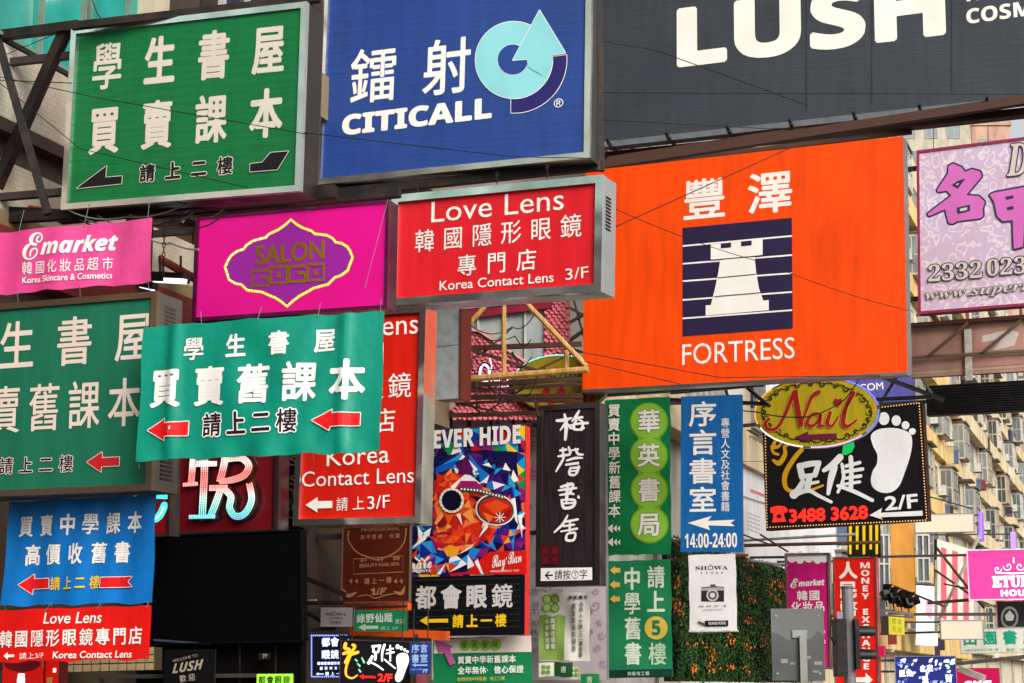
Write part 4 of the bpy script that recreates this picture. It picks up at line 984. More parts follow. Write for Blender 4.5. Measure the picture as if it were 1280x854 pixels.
for y in (713,731,749): s.arrow([(762.5,y),(769,y-5.5),(769,y-3),(775.5,y-3),(775.5,y+3),(769,y+3),(769,y+5.5)], M('print', 'e6c456'))
s.poly([(759.2,838),(841,836),(841,846),(759,848)], M('print', '123c30'), 'strip'); s.text('銅鑼灣工場', (785,842.4), (812,841.8), 5, PW, cw=4.6)

# --- blue bookshop signboard
s = Sign('hanging_sign', 'upright bright blue sign with white characters, arrow and opening hours', 'sign', [(851,496),(928,493),(927,690),(851,690)], 38.5, G_BOX, 20)
s.body(M('panel', '1668b0'), None, 0, .12, M('paint', '0f4f8a')); s.arms((.96,), .03, -.06)
s.vtext('序言書室', (878.5,500), (878.5,643), 34, WHT, .7, fill=.9); s.vtext('專營人文及社會書籍', (906.8,522), (906.8,640), 10.5, WHT, .1)
f = lambda L: [(830 + x / 3.714, 470 + y / 3.714) for x, y in L]
s.arrow(f([(110,683),(222,650),(205,673),(330,668),(310,683),(330,698),(205,694),(215,716)]), WHT); s.text(BD('14:00-24:00'), (856,676), (921.5,675), 18, WHT, .1)
# --- camera shop banner
s = Sign('hanging_banner', 'white banner with a black camera picture, hung below the bright blue sign', 'banner', [(860,694),(920.5,692),(920.5,788),(863,790)], 38.4, G_BAN, warp=ripple(.006, 1.7, 2.2, .3))
s.banner(M('vinyl', 'ebe8e6'), 14, 14); s.ties(3, .06); B().tube((-s.w/2 - .02, 0, 0), (s.w/2 + .02, 0, 0), .025, 8).mk('bottom_rod', M('paint', 'd8d4d0'), s.root)
s.text(SR('SHŌWA'), (869.6,709.5), (910,708.8), 6.4, BLK, .0); s.text('昭和寫真館', (876,716.5), (904,716), 2.6, BLK, cw=2.4)
f = lambda L: [(830 + x / 3.99, 640 + y / 3.99) for x, y in L]
s.poly(f([(187,375),(232,372),(232,362),(258,362),(258,371),(300,374),(300,447),(187,447)]), M('print', '2c2a30'), 'camera_picture'); s.poly(f([(187,378),(298,376),(298,392),(187,394)]), M('print', 'a8a6a6'), 'camera_picture'); s.poly(f([(233,364),(257,364),(257,376),(233,377)]), M('print', '55525a'), 'camera_picture')
s.ell(f([(243,416)])[0], 7.6, 7.6, M('print', 'c4c2c2'), 'camera_picture', 20); s.ell(f([(243,416)])[0], 5.6, 5.6, M('print', '55535a'), 'camera_picture', 20); s.ell(f([(243,416)])[0], 3.2, 3.2, M('print', 'd4d2d2'), 'camera_picture', 16)
s.text('相機·鏡頭·菲林·沖曬', (874,758), (908,757.5), 2.5, BLK, cw=2.3); s.text('CAMERA & FILM', (879,762.6), (903,762.2), 1.6, BLK)
s.poly(f([(205,543),(322,541),(322,570),(205,572)]), M('print', '1c1620'), 'strip'); s.text('旺角西洋菜街', (886,779.4), (908,779), 4, WHT, cw=3.4); s.strokes([[(*p, 3) for p in f([(176,550),(200,562)])]], M('print', '55505a'), 'lettering')
# --- yellow oval nail sign in front of the black foot sign
s = Sign('light_box_sign', 'square black sign with big white footprint and red telephone number below the orange billboard', 'sign', [(954,524),(1152,501),(1162,653),(957,662)], 43, G_LED, 22)
s.body(M('panel', '1a171d', .5), M('paint', '2a1410', .4), 2.5, .2, M('paint', '2a1a18'), .02); s.arms((.95,), .04)
f = lambda L: [(930 + x / 4.068, 460 + y / 4.068) for x, y in L]
g = lambda L, k=1.: [(930 + x / 4.068, 460 + y / 4.068, w / 4.068 * k) for x, y, w in L]
s.poly(f([(645,345),(680,314),(740,305),(800,312),(845,335),(856,380),(845,450),(815,540),(790,600),(750,632),(700,634),(660,612),(645,575),(655,525),(676,488),(678,440),(658,400)]), M('print', 'ffffff'), 'footprint', smooth=3)
for x, y, rx, ry in ((712,258,28,33),(775,268,24,27),(822,292,20,21),(857,323,18,17)): s.ell(f([(x,y)])[0], rx / 4.068, ry / 4.068, M('print', 'ffffff'), 'footprint', 18)
s.strokes([g(l) for l in ([(160,372,16),(150,400,20),(172,402,16),(190,385,12)], [(205,400,14),(210,440,22),(180,485,26),(150,470,14)], [(140,400,10),(150,430,14),(175,440,14)], [(225,395,10),(205,400,14)])], M('print', 'f2b418'), 'character')
s.strokes([g(l) for l in ([(296,414,20),(295,418,22)], [(295,415,22),(250,470,24),(210,545,26),(215,610,22),(260,630,18),(330,625,14),(402,598,12)])], M('print', 'f2b418'), 'character')
s.strokes([g(l, 1.3) for l in ([(282,500,22),(330,490,24),(384,482,18)], [(284,498,24),(298,555,26)], [(382,484,20),(362,545,22)], [(296,552,16),(360,545,18)], [(335,555,24),(322,615,26)], [(330,590,14),(378,580,12)], [(300,580,20),(278,620,26),(255,645,34)], [(262,640,24),(330,625,16),(380,650,14),(445,682,12)])], M('print', 'ffffff'), 'character')
s.strokes([g(l, 1.3) for l in ([(490,455,28),(455,490,26),(408,522,16)], [(462,505,26),(445,560,26),(430,640,14)])], M('print', 'ffffff'), 'character')
s.strokes([g(l, 1.3) for l in ([(520,500,14),(590,482,14)], [(505,530,14),(605,515,14)], [(515,562,12),(595,550,14)], [(510,592,12),(590,580,12)], [(545,455,18),(548,530,18),(545,615,18)], [(500,490,12),(508,560,14),(480,632,12)], [(480,600,14),(560,628,16),(655,674,14)])], M('print', 'ffffff'), 'character')
s.poly(f([(505,400),(525,380),(560,372),(565,400),(550,430),(520,445),(500,440)]), M('glow', '18a050', .6), 'leaf_picture')
rl = M('glow', 'ff2a20', .9)
s.text('3488 3628', (987,645.2), (1085.5,640.3), 17, rl, .9)
s.poly(f([(137,712),(170,702),(205,704),(224,718),(222,735),(206,735),(205,750),(216,782),(146,786),(152,752),(152,738),(138,738)]), rl, 'telephone_picture'); s.ell(f([(181,755)])[0], 3.4, 3, M('panel', '2a171d', .5), 'telephone_picture', 14)
s.text('2/F', (1106.5,629.8), (1148,626), 18, M('print', 'ffffff'), .7)
s.arrow(f([(640,750),(705,713),(698,737),(910,727),(912,752),(700,760),(708,772)]), M('print', 'ffffff'))
bd = [(957,526.5),(1149.5,504),(1159,650.5),(959.5,659.5)]; s.beads(bd, 3.6, 1.8, M('glow', 'd8a860', .8))

s = Sign('oval_sign', 'yellow oval nail sign with dark red script and scrollwork, overlapping the black foot sign', 'sign', [(942,476),(1099,468),(1100,555),(944,562)], 41, G_LED, 14)
yl = M('panel', 'b5a018', .4); n = 48
def oval(s, k, rot=-.035, dx=0, dy=0):
    c = (1021 + dx, 515.5 + dy); return [(c[0] + 78.5 * k * math.cos(t) * math.cos(rot) - 44.5 * k * math.sin(t) * math.sin(rot), c[1] + 78.5 * k * math.cos(t) * math.sin(rot) + 44.5 * k * math.sin(t) * math.cos(rot)) for t in [2 * math.pi * i / n for i in range(n)]]

def oval_body(s, pts, mat, rim, depth=.2):
    V = [s.loc(*p) for p in pts]; v = [(a[0], a[1], .002) for a in V] + [(a[0], a[1], -depth) for a in V]; m = len(V)
    mk('case', v, [tuple(range(m - 1, -1, -1)), tuple(range(m, 2 * m))] + [(i, (i + 1) % m, m + (i + 1) % m, m + i) for i in range(m)], rim, s.root)
oval_body(s, oval(s, 1.), yl, M('steel', '8a7a68', .3)); s.poly(oval(s, .965), yl, 'panel')
ob = M('print', '2a2208'); rim = oval(s, .985)
for a, b_, m in ((6, 14, GLV), (14, 22, GLW), (22, 31, GLO), (33, 38, GLV), (40, 48, GLB), (0, 6, GLB)): s.beads(rim[a:b_], 2.4, 2.2, m, closed=False)
sc = []
for i in range(26):
    t = 2 * math.pi * i / 26; r0 = 3.6 if i % 2 else 5; c = (1021 + 66 * math.cos(t), 515.5 + 35.5 * math.sin(t)); d = 1 if i % 2 else -1
    sc.append([(c[0] + d * r0 * (1 - k / 12) * math.cos(k * .6 + t), c[1] + r0 * (1 - k / 12) * math.sin(k * .6 + t), .8 + .9 * math.sin(k / 11 * 3.1)) for k in range(11)])
    t2 = t + .12; sc.append([(c[0], c[1], .8), (1021 + 69 * math.cos(t2), 515.5 + 38 * math.sin(t2), 1.8), (1021 + 66 * math.cos(t2 + .12), 515.5 + 35.5 * math.sin(t2 + .12), .7)])
s.strokes(sc, ob, 'scrollwork', n=2)['kind'] = 'stuff'
dr = M('print', '9a1420')
g = lambda L: [(930 + x / 4.068, 460 + y / 4.068, w / 4.068) for x, y, w in L]
s.strokes([g(l) for l in ([(128,262,16),(108,285,18),(125,312,20),(165,308,18),(205,250,18),(255,130,22),(268,125,20)], [(262,128,26),(272,200,30),(290,290,26)], [(285,300,12),(318,220,14),(345,150,20),(380,125,26)],
    [(375,232,16),(345,240,18),(322,280,20),(345,298,18),(378,270,14),(392,235,16),(385,290,20),(410,295,12)], [(440,228,18),(425,285,22),(450,295,14),(480,250,10)], [(500,240,12),(545,160,16),(562,128,14),(550,130,14),(520,200,22),(505,280,24),(530,298,18),(575,265,10)])], dr, 'script_lettering', (M('print', 'e6c830'), .5))
s.poly(f([(480,200),(460,180),(460,162),(470,155),(480,163),(492,155),(502,165),(498,182)]), dr, 'heart')
s.arrow(f([(255,357),(330,322),(326,340),(472,333),(472,360),(328,366),(335,378)]), M('print', '6a1238'))

# --- second oval sign far behind, over the wooden board
s = Sign('oval_sign', 'yellow oval nail sign, darkened for shade, half hidden behind bamboo poles above the wooden board', 'sign', [(640,444),(765,440),(765,522),(640,526)], 30.25, G_LED, 14)
pts = [(700 + 60 * math.cos(2 * math.pi * i / 44), 480 + 36 * math.sin(2 * math.pi * i / 44)) for i in range(44)]
oval_body(s, pts, yl, M('steel', '8a7a68', .3)); s.poly([(703 + (x - 703) * .96, 482 + (y - 482) * .96) for x, y in pts], M('panel', '8a7812', .4), 'panel')  # panel yellow darkened to paint in the shadow over this sign
s.beads(pts[24:40], 2.6, 2.2, M('glow', '7ae0d0', 1.), closed=False)
s.strokes([[(650 + 12 * i, 470 - 10 * math.sin(i), 1.6), (656 + 12 * i, 464 + 6 * math.cos(i * 2), 2.4), (660 + 12 * i, 472, 1.4)] for i in range(9)], ob, 'scrollwork', n=4)
s.strokes([[(672,505,4),(684,486,5),(688,505,6),(702,486,5),(706,500,5)], [(712,492,4),(708,504,5),(720,502,4),(722,492,4),(724,504,3)], [(732,492,4),(732,504,4)], [(742,480,4),(740,504,5)]], dr, 'script_lettering')
s.poly([(692,462),(697,458),(701,462),(698,468),(693,468)], M('print', 'c02018'), 'heart')

# --- tall pink cosmetics sign and red money exchange sign
s = Sign('light_box_sign', 'narrow upright magenta cosmetics sign with scalloped white top in a steel frame', 'sign', [(982,692),(1037,691),(1040,836),(982,837)], 47, G_BOX)
s.body(M('panel', 'd81a7c'), M('steel', 'b9b6b0', .2), 2.6, .25, STEELD, .04); s.arms((.97,), .03)
for i, x in enumerate((990,1000,1011,1022,1030)): s.ell((x, 697), 6, 8 if i % 2 else 6.5, WHT, 'scallop', 18)
s.text('ℰ', (988,729.5), (998,729), 12, WHT, .3); s.text(BI('market'), (998,729.5), (1031,727.5), 8, WHT, .3)
s.text('韓國', (996,745), (1025,744.3), 13, WHT, .3, cw=13); s.text('化妝品', (989,759), (1031,758), 13, WHT, .3, cw=12.5); s.text('超市', (996,775), (1025,774), 13, WHT, .3, cw=13)
s.text('Korea Skincare', (990,790), (1032,789), 5, WHT); s.text('1/F', (1016,804), (1032,803.6), 7, WHT, .3)
s = Sign('light_box_sign', 'tall red money exchange sign with white lettering in two columns', 'sign', [(1042,697),(1096,695),(1099,860),(1042,866)], 50, G_BOX)
s.body(M('panel', 'ee1c10'), M('steel', 'c2b8b0', .2), 2, .35, M('paint', 'c03a40', .4), .03); s.arms((.97,), .03)
s.vtext('人民幣兌換', (1060,701), (1061.5,822), 22, WHT, .9); s.vtext(BD('MONEY EXCHANGE').replace(' ', '　'), (1081.3,702), (1083,838), 9.5, WHT, .2, fill=.78)
s.arrow([(1091,850),(1082,841),(1082,846.5),(1066,847),(1066,853),(1082,853),(1082,858)], WHT)
B().box(s.w/2 + .002, s.w/2 + .16, s.h * .25, s.h * .33, -.2, .08).mk('side_tag', M('panel', 'd01c58'), s.root)
# --- black and yellow striped panel
s = Sign('striped_hoarding', 'black hoarding with yellow vertical stripes behind the red exchange sign', 'hoarding', [(1058,640),(1100,638),(1100,697),(1060,699)], 54)
s.body(M('panel', '15130f'), None, 0, .15, DARK); s.arms((.5,), .03)
for i, x in enumerate((1063,1071.5,1080,1088.5,1096)): s.poly([(x-2,641),(x+2,641),(x+1.5,693 - (i % 2) * 6),(x-1.5,693 - (i % 2) * 6)], M('print', 'f0c810'), 'stripe')

# --- COM sign, black louvre, rear panels
s = Sign('billboard', 'violet blue hoarding with white letters peeking over the black foot sign', 'billboard', [(1030,470),(1143,464),(1143,506),(1030,512)], 52, G_BB)
s.body(M('panel', '5a5aa8'), None, 0, .2, DARK); s.arms((.5,), .04); s.text('DOTCOM', (1046,488), (1104,482), 9, WHT, .1)
s = Sign('unlit_display', 'long unlit black louvred display under the rusty back of a sign at right', 'display', [(1158,484),(1330,471),(1330,512),(1158,519)], 46)
s.body(M('panel', '15171a', .5), M('paint', '1d2024'), 1.2, .3, DARK, .02); s.arms((.5,), .04)
for i in range(11): B().box(-s.w/2 + .03, s.w/2 - .03, .05 + i * (s.h - .1) / 11, .05 + (i + .5) * (s.h - .1) / 11, .002, .03).mk('louvre', M('paint', '1c2024', .4), s.root)
s = Sign('blank_sign', 'weathered pinkish metal back of a sign with diagonal rusty braces, below the scroll patterned sign', 'sign', [(1137,407),(1340,393),(1340,460),(1139,473)], 44, G_BOX)
s.body(M('plaster', 'c9a090'), None, 0, .2, M('plaster', 'a08070')); s.arms((.9,), .05)
rust = M('paint', '4a2c22'); gq = lambda px, py, z=.1: (*s.loc(px, py), z)
for x0, x1 in ((1140,1206),(1214,1290)):
    pts = [(x0,413 - (x0-1140)*.065),(x1,413 - (x1-1140)*.065),(x1,467 - (x1-1140)*.065),(x0,467 - (x0-1140)*.065)]
    s.ring(pts, 3, M('plaster', 'd8b8a8'), 'pressed_rim'); s.poly([(p[0] * .9 + .1 * (x0 + x1) / 2, p[1] * .9 + .1 * (438 - (p[0]-1140)*.065)) for p in pts], M('plaster', 'cf9f90'), 'pressed_panel')
s.poly([(1228,420),(1262,412),(1274,416),(1268,432),(1242,438),(1252,424),(1228,428)], M('print', 'e6dcd6'), 'torn_sticker')
B().bar(gq(1137,408), gq(1340,393), .1, .12).mk('rail', rust, s.root); B().bar(gq(1137,448), gq(1340,436), .06, .06).mk('rail', M('paint', '7a6a5a'), s.root)
for a, b_ in (((1163,446),(1212,405)), ((1230,442),(1278,402)), ((1300,436),(1335,398))): B().bar(gq(*a, .16), gq(*b_, .16), .07, .05).mk('brace', M('paint', '6a5848'), s.root)
B().bar(gq(1210,412,.05), gq(1212,476,.05), .16, .06).mk('post', M('paint', 'dcd6cc'), s.root)

# --- right hand cluster
s = Sign('light_box_sign', 'hot pink lit box with a white scroll crown cut by the right edge', 'sign', [(1208,687.5),(1345,684),(1345,748),(1211,752)], 60, G_LED, 12)
s.body(M('backlit', 'f04aa8', .5), M('paint', 'f6e2ee', .4), 1.6, .3, M('paint', 'c0a0b0'), .03); s.arms((.9,), .04)
s.text(SR('ETUDE'), (1240,727.5), (1300,726), 14, GLW, .6); s.text(BD('HOUSE'), (1251,741.5), (1297,740.5), 8, GLW, .3)
s.strokes([swirl(1247,711.5,5,1,14), swirl(1260,708,6,-1,14), swirl(1275,708,6,1,14), swirl(1287,711.5,5,-1,14), [(1245,716,1.4),(1267,717,1.6),(1290,715,1.4)], [(1267,703,2),(1267,697,1)]], GLW, 'crown_emblem', n=2)
s = Sign('light_box_sign', 'off white bookshop sign with teal characters at the lower right edge', 'sign', [(1198,787),(1345,781),(1345,814),(1202,818)], 64, G_BOX, 12)
s.body(M('panel', 'e2ddd2'), M('paint', 'a8a49a'), 1, .25, DARK, .02); s.arms((.9,), .04); tl = M('print', '0c9a78')
s.text('田園書屋', (1203,798.5), (1297,796), 18, tl, .7, cw=17); s.text('九龍西洋菜街五六號二樓', (1205,813.3), (1248,812), 3.4, tl, cw=3.2); s.text('電話：2385 8031', (1258,812.5), (1295,811.5), 4, tl)
for q, Y, lb in (([(1175,775),(1229.5,775),(1230,799.5),(1176,800)], 58, 'small blank cream sign in a grey frame in front of the teal lettered sign'), ([(1143,643),(1218.5,641),(1218,665),(1143,667)], 62, 'blank cream lit sign hanging just right of the black foot sign')):
    s = Sign('light_box_sign', lb, 'sign', q, Y, G_BOX, 10); s.body(M('backlit', 'fff0d8', .35), M('paint', '8a8680'), 1, .25, DARK, .03); s.arms((.9,), .03)
    c = np.mean(q, 0); s.ell((c[0] - 18, c[1]), 4, 4, M('print', 'f0d8b0'), 'faint_emblem', 16); s.text('Bossini', (c[0] - 12, c[1] + .5), (c[0] + 20, c[1]), 5, M('print', 'f0d8b0'))
s = Sign('light_box_sign', 'small yellow box sign with grey characters below the row of floodlights', 'sign', [(1111,766),(1130.5,771.5),(1130.5,796),(1111,791)], 56, G_LED, -5)
s.body(M('backlit', 'f2e01c', .3), None, 0, .8, M('paint', '55524c')); s.arms((.9,), .03, -.4)
s.text('找換', (1115,775.5), (1127,778), 7, M('print', '6a6434'), cw=5); s.text('兌找', (1115,785.5), (1127,788), 7, M('print', '6a6434'), cw=5)
s = Sign('led_screen', 'blue and white LED picture screen at the bottom right', 'screen', [(1118,821),(1196,819),(1196,872),(1120,874)], 60, G_LED, 10)
s.body(M('glow', '1a2466', .5), M('paint', '8a8a90'), 1, .3, DARK, .03); s.arms((.9,), .04); rr = random.Random(9)
for i in range(60):
    x, y = rr.uniform(1121,1192), rr.uniform(824,858); a = rr.uniform(2,6)
    s.poly([(x,y),(x+a,y+rr.uniform(-2,2)),(x+a*.6,y+rr.uniform(2,5)),(x-1,y+rr.uniform(1,4))], M('glow', rr.choice(('cfd4ff','8a94e0','3a48a0','e8eaff')), .8), 'screen_image')
s.text('旺角', (1124,842), (1140,841), 9, GLW, .5); s.text('之夜', (1150,836), (1166,835), 9, GLW, .5); s.text('派對', (1152,850), (1190,848), 10, GLW, .5)
s = Sign('light_box_sign', 'glossy crimson pink box at the bottom right corner beside the LED screen', 'sign', [(1196,836),(1250,834),(1250,872),(1196,874)], 66, G_LED, 12)
s.body(M('backlit', 'e01058', .5), None, 0, .3, M('paint', '8a1040')); s.arms((.9,), .04); s.text(BD('SKG'), (1206,856), (1240,855), 9, GLW, .5)
s = Sign('hanging_banner', 'tall glaring white banner with a faint pink figure near the cream sign', 'banner', [(1145,727),(1173,738),(1171,813),(1146,801)], 72, G_BAN, -8, warp=ripple(.01, 2, 3))
s.banner(M('vinyl', 'f8f6f8'), 6, 10); s.poly([(1157,752),(1162,748),(1166,756),(1165,775),(1160,772),(1157,764)], M('print', 'f0a8c0'), 'picture'); s.poly([(1158,790),(1167,793),(1167,797),(1158,794)], M('print', 'd8e8e0'), 'picture')
s = Sign('window_display', 'dark shop window with a rounded emblem under the hot pink box', 'window', [(1246,752),(1300,750),(1300,784),(1246,786)], 70, None, 12)
s.body(M('glass', '1c1a1c'), M('paint', '8a2a20'), 1, .2, DARK, .03); s.ell((1262,772), 11, 14, M('print', '6a6e68'), 'emblem', 22); s.ell((1262,772), 8.5, 11, M('print', '1c1a1c'), 'emblem', 22); s.poly([(1256,770),(1262,763),(1268,770),(1266,776),(1258,776)], M('print', '9aa09a'), 'emblem')
s = Sign('striped_awning_panel', 'coral and white striped hoarding behind the hot pink box', 'hoarding', [(1172,676),(1216,686),(1216,800),(1172,770)], 74, None, -6)
s.body(M('panel', 'f2d8c8'), None, 0, .15, DARK)
for i in range(3): s.poly([(1176+14*i,684+4*i),(1183+14*i,686+4*i),(1183+14*i,776+7*i),(1176+14*i,772+7*i)], M('print', 'd8606c'), 'stripe')
s = Sign('wall_pier', 'ochre painted wall pier between windows right of the exchange sign', 'wall', [(1114,656),(1144,652),(1144,772),(1114,782)], 66, None, 8)
s.body(M('plaster', 'dd9c48'), None, 0, .8, M('plaster', 'b88a50'))
pf = Frame(s.o, s.r, s.u); pf.root = s.root
for x0, x1, y0, y1 in ((1098,1112,668,742), (1146,1162,668,728)):
    a, b_ = s.loc(x0, y1), s.loc(x1, y0); window(pf, a[0], b_[0], a[1], b_[1], 2, 2, M('paint', 'c9c7c2'), M('glass', '6a7478'), .0, .06)

# --- lower centre cluster, in the shade
s = Sign('light_box_sign', 'dim chestnut beauty salon sign with tan ornament in the shade', 'sign', [(430,661),(514,655),(512,752),(425,755)], 23.8, G_BOX, 18)
s.body(M('panel', '5a2114'), M('paint', '6a5a4a'), 1.2, .06, DARK, .02); s.arms((.9,)); tn = M('print', 'a5744e')
s.ring([(436,663),(436,676),(446,690),(462,697),(472,700),(484,696),(498,688),(506,676),(508,660)], 1.6, tn, 'ornament', False, 3); s.ring([(442,699),(504,695),(504,715),(442,718)], 1., tn, 'ornament')
s.text('PROFESSIONAL', (452,662.5), (500,660.5), 4.5, tn, .1); s.text('美甲護膚·紋繡', (451,672), (500,669.5), 6, tn, .1, cw=5.6); s.text('美甲 · 美容 · 纖體', (451,700.5), (500,697.5), 6, tn, .1); s.text('BEAUTY·NAIL·SPA', (450,707.5), (500,705), 4.6, tn, .2)
s.text('請上一樓', (456,727), (490,725), 8, tn, .2, cw=7); s.text(SI('1/F'), (464,740), (484,738.5), 9, tn, .5)
for x, d in ((437,1),(444,1),(493,1),(500,1)): s.poly([(x,727),(x+4,723.5),(x+4,730)], tn, 'arrow')
s.strokes([[(430,736,1),(436,745,5),(446,741,2)], [(507,733,1),(503,742,5),(494,740,2)], [(448,746,1.2),(460,744,1.2),(470,748,1.2),(484,744,1.2),(496,742,1.2)]], tn, 'ornament')
s = Sign('hanging_sign', 'little pale grey camera shop sign in the shade left of the small green sign', 'sign', [(401,759),(443,760),(442,785),(401,782)], 23.0, G_BOX, 10)
s.body(M('panel', '8a8084'), None, 0, .06, DARK); s.arms((.9,), .02); s.text(SR('SHŌWA'), (407,767), (433,767.5), 5, BLK); s.text('CAMERA', (411,772.5), (429,772.8), 2.4, BLK); s.text('冲印菲林', (412,778), (427,778.4), 4, BLK, cw=3.4)
s = Sign('hanging_sign', 'small green bookshop sign with a pale arrow under the chestnut sign', 'sign', [(444,763.5),(509,762),(508,790.5),(444,788)], 23.6, G_BOX, 14)
s.body(M('panel', '147a52'), None, 0, .08, DARK); s.arms((.9,), .02); s.text('綠野仙蹤', (446,773.5), (491,772), 12, M('print', 'c8c8bc'), .3, cw=10.5); s.text('書店', (494,777), (505.5,776.5), 6, M('print', 'b8b8ac'), cw=5.4)
s.arrow([(447.5,784.3),(457,780),(457,782.4),(473,782),(473,786.3),(457,786.6),(457,789)], M('print', 'a8b8a8')); s.text('請上 2/F', (476,785.5), (498,785), 4.6, M('print', 'a8b8a8'))
s = Sign('led_sign', 'dark sign outlined by blue white LEDs with glowing white characters', 'sign', [(388,793),(437,793),(437,847.5),(388,847.5)], 22.6, G_LED, 10)
s.body(M('panel', '0a0c20', .5), None, 0, .12, DARK); s.arms((.9,), .02); s.beads([(389.5,794.5),(435.5,794.5),(435.5,846),(389.5,846)], 2.6, 2.2, M('glow', '8a9aff', 1.1)); gw_ = M('glow', 'cfdaff', .8)
s.text('都會', (402,803), (424,802.5), 12, gw_, .5, cw=10.5); s.text('眼鏡', (402,818.6), (424,818), 12, gw_, .5, cw=10.5); s.text('驗眼配鏡隱形眼鏡', (397,829.4), (430,829), 4, gw_, .2, cw=3.6); s.text('服務四五折', (400,835.6), (428,835), 4, gw_, .2, cw=3.6); s.text('請上一樓', (407,842.4), (432,842), 5, gw_, .2, cw=4.4); s.arrow([(395,842.5),(399,840.5),(399,842),(405,842),(405,843.2),(399,843.2),(399,844.6)], gw_)
s = Sign('led_sign', 'small black footprint sign lit in orange and white at the bottom centre', 'sign', [(427,799),(515,803),(514,860),(423,857)], 22.0, G_LED, 8)
s.body(M('panel', '08080a', .5), M('paint', '3a3634'), 1, .12, DARK, .02); s.hang(.5); q = lambda L: [(370 + x / 5.548, 700 + y / 5.548, w / 5.548) for x, y, w in L]
og = M('glow', 'ff9a28', 1.1); wg_ = M('glow', 'e2e2e4', .8)
s.strokes([q(l) for l in ([(345,580,22),(340,610,24),(370,620,20)], [(330,650,20),(380,640,26),(345,710,24)], [(395,590,20),(410,600,18),(385,650,22),(430,640,20)], [(380,660,16),(350,740,16),(350,800,14),(390,820,12),(425,800,10)])], og, 'character')
s.strokes([q(l) for l in ([(530,600,16),(585,595,16)], [(535,600,16),(540,640,16)], [(583,598,16),(570,640,14)], [(555,640,16),(550,690,18)], [(530,670,18),(505,715,22)], [(510,705,14),(560,730,12),(605,762,10)])], wg_, 'character')
s.strokes([q(l) for l in ([(615,590,18),(600,640,16),(598,700,12)], [(630,625,10),(675,615,12)], [(628,650,10),(680,640,12)], [(655,595,12),(655,700,12)], [(615,690,10),(650,720,12),(690,752,10)])], wg_, 'character')
s.poly([(x, y) for x, y, _ in q([(700,665,0),(735,645,0),(775,655,0),(785,700,0),(765,760,0),(735,835,0),(700,845,0),(688,810,0),(705,760,0),(698,710,0)])], wg_, 'footprint', smooth=3)
for x, y, r in ((706,602,14),(732,612,12),(756,624,10),(775,636,9)): s.ell(q([(x, y, 0)])[0][:2], r / 5.548, r / 5.548 * 1.2, wg_, 'footprint', 12)
s.arrow([(449,845.5),(455,842.5),(455,844.6),(470,845.2),(470,848.2),(455,847.8),(455,850)], M('glow', 'c01a18', .8)); s.text('2/F', (472.5,847), (491,847.5), 10, M('glow', 'ff2a20', 1.), .4)
s.strokes([q(l) for l in ([(415,690,10),(425,700,14)], [(430,720,10),(445,735,14)], [(440,760,10),(450,775,14)], [(460,680,10),(475,710,16)])], M('glow', '7ac0a0', .5), 'leaf_picture')
s = Sign('hanging_sign', 'tiny navy bookshop sign next to the small footprint sign', 'sign', [(512.5,803),(538,803),(537,843),(511.5,842.5)], 21.6, G_BOX, 12)
s.body(M('panel', '1c3a86'), None, 0, .06, DARK); s.hang(.4); pb = M('print', '9ab4e0')
s.text('序言', (514.5,811), (535,810.6), 11, pb, .3, cw=9.4); s.text('書室', (514.5,823.5), (535,823), 11, pb, .3, cw=9.4); s.arrow([(515,831.4),(520,829),(520,830.8),(534.5,830.5),(534.5,832.4),(520,832.4),(520,834)], pb); s.text('7F', (528,839), (535,838.8), 5, pb, .2); s.text('社會人文書', (513.5,837), (527,836.8), 2.6, pb, cw=2.4)
s = Sign('hanging_banner', 'white and green banner with a pink arrow and lime discs at the bottom centre', 'banner', [(543,799),(664,794),(665,857),(540,860)], 25.2, G_BAN, 14, warp=ripple(.008, 1.1, 2))
s.banner(M('vinyl', '0f7a48'), 20, 10); s.ties(5, .08)
s.poly([(543,799.5),(664,794.5),(664.5,815),(542,817)], M('print', 'd8d2c8'), 'white_band')
for i, ch in enumerate('華英書局'):
    x, y = 581 + i * 13.1, 807 - i * .3; s.ell((x, y), 6.6, 7, lime2, 'disc', 18); s.ell((x, y), 5.4, 5.8, lime, 'disc', 18); s.text(ch, (x - 4, y), (x + 4, y), 8, M('print', '4a8a30'), .2, cw=7)
s.text('買賣中學新舊課本', (572.5,825.5), (645.5,823.5), 10, M('print', 'dfe8dc'), .3, cw=8.6); s.text('全年無休·信心保證', (572.5,838.5), (655,836.5), 10, M('print', 'dfe8dc'), .3, cw=8.6); s.text('高價回收中學舊書·請上二樓', (572,849.5), (632,848), 5, M('print', 'c8c040'), cw=4.6)
s.poly([(545,799.5),(568,808),(563,811),(570,829),(563,832),(555,814),(550,818)], M('print', 'b8589a'), 'pink_arrow')
s = Sign('paper_poster', 'crumpled white and green paper poster with clover emblem under the wooden board', 'poster', [(673.5,741),(738,740),(736,826),(674,826)], 30.6, None, 18, warp=ripple(.015, .5, .9, .2, .008, .3))
s.banner(M('vinyl', 'd8d4ca'), 14, 14)
s.poly([(674,770),(682,768),(690,771),(698,768),(706,770),(705.5,825),(674,825)], M('print', '84a24e'), 'green_field')
for x, y in ((684,749),(694,749),(684,760),(694,760)): s.ell((x, y), 5.6, 6, M('print', '6f9a3c'), 'clover', 16); s.ell((x, y), 4, 4.4, M('print', 'a8c86a'), 'clover', 16)
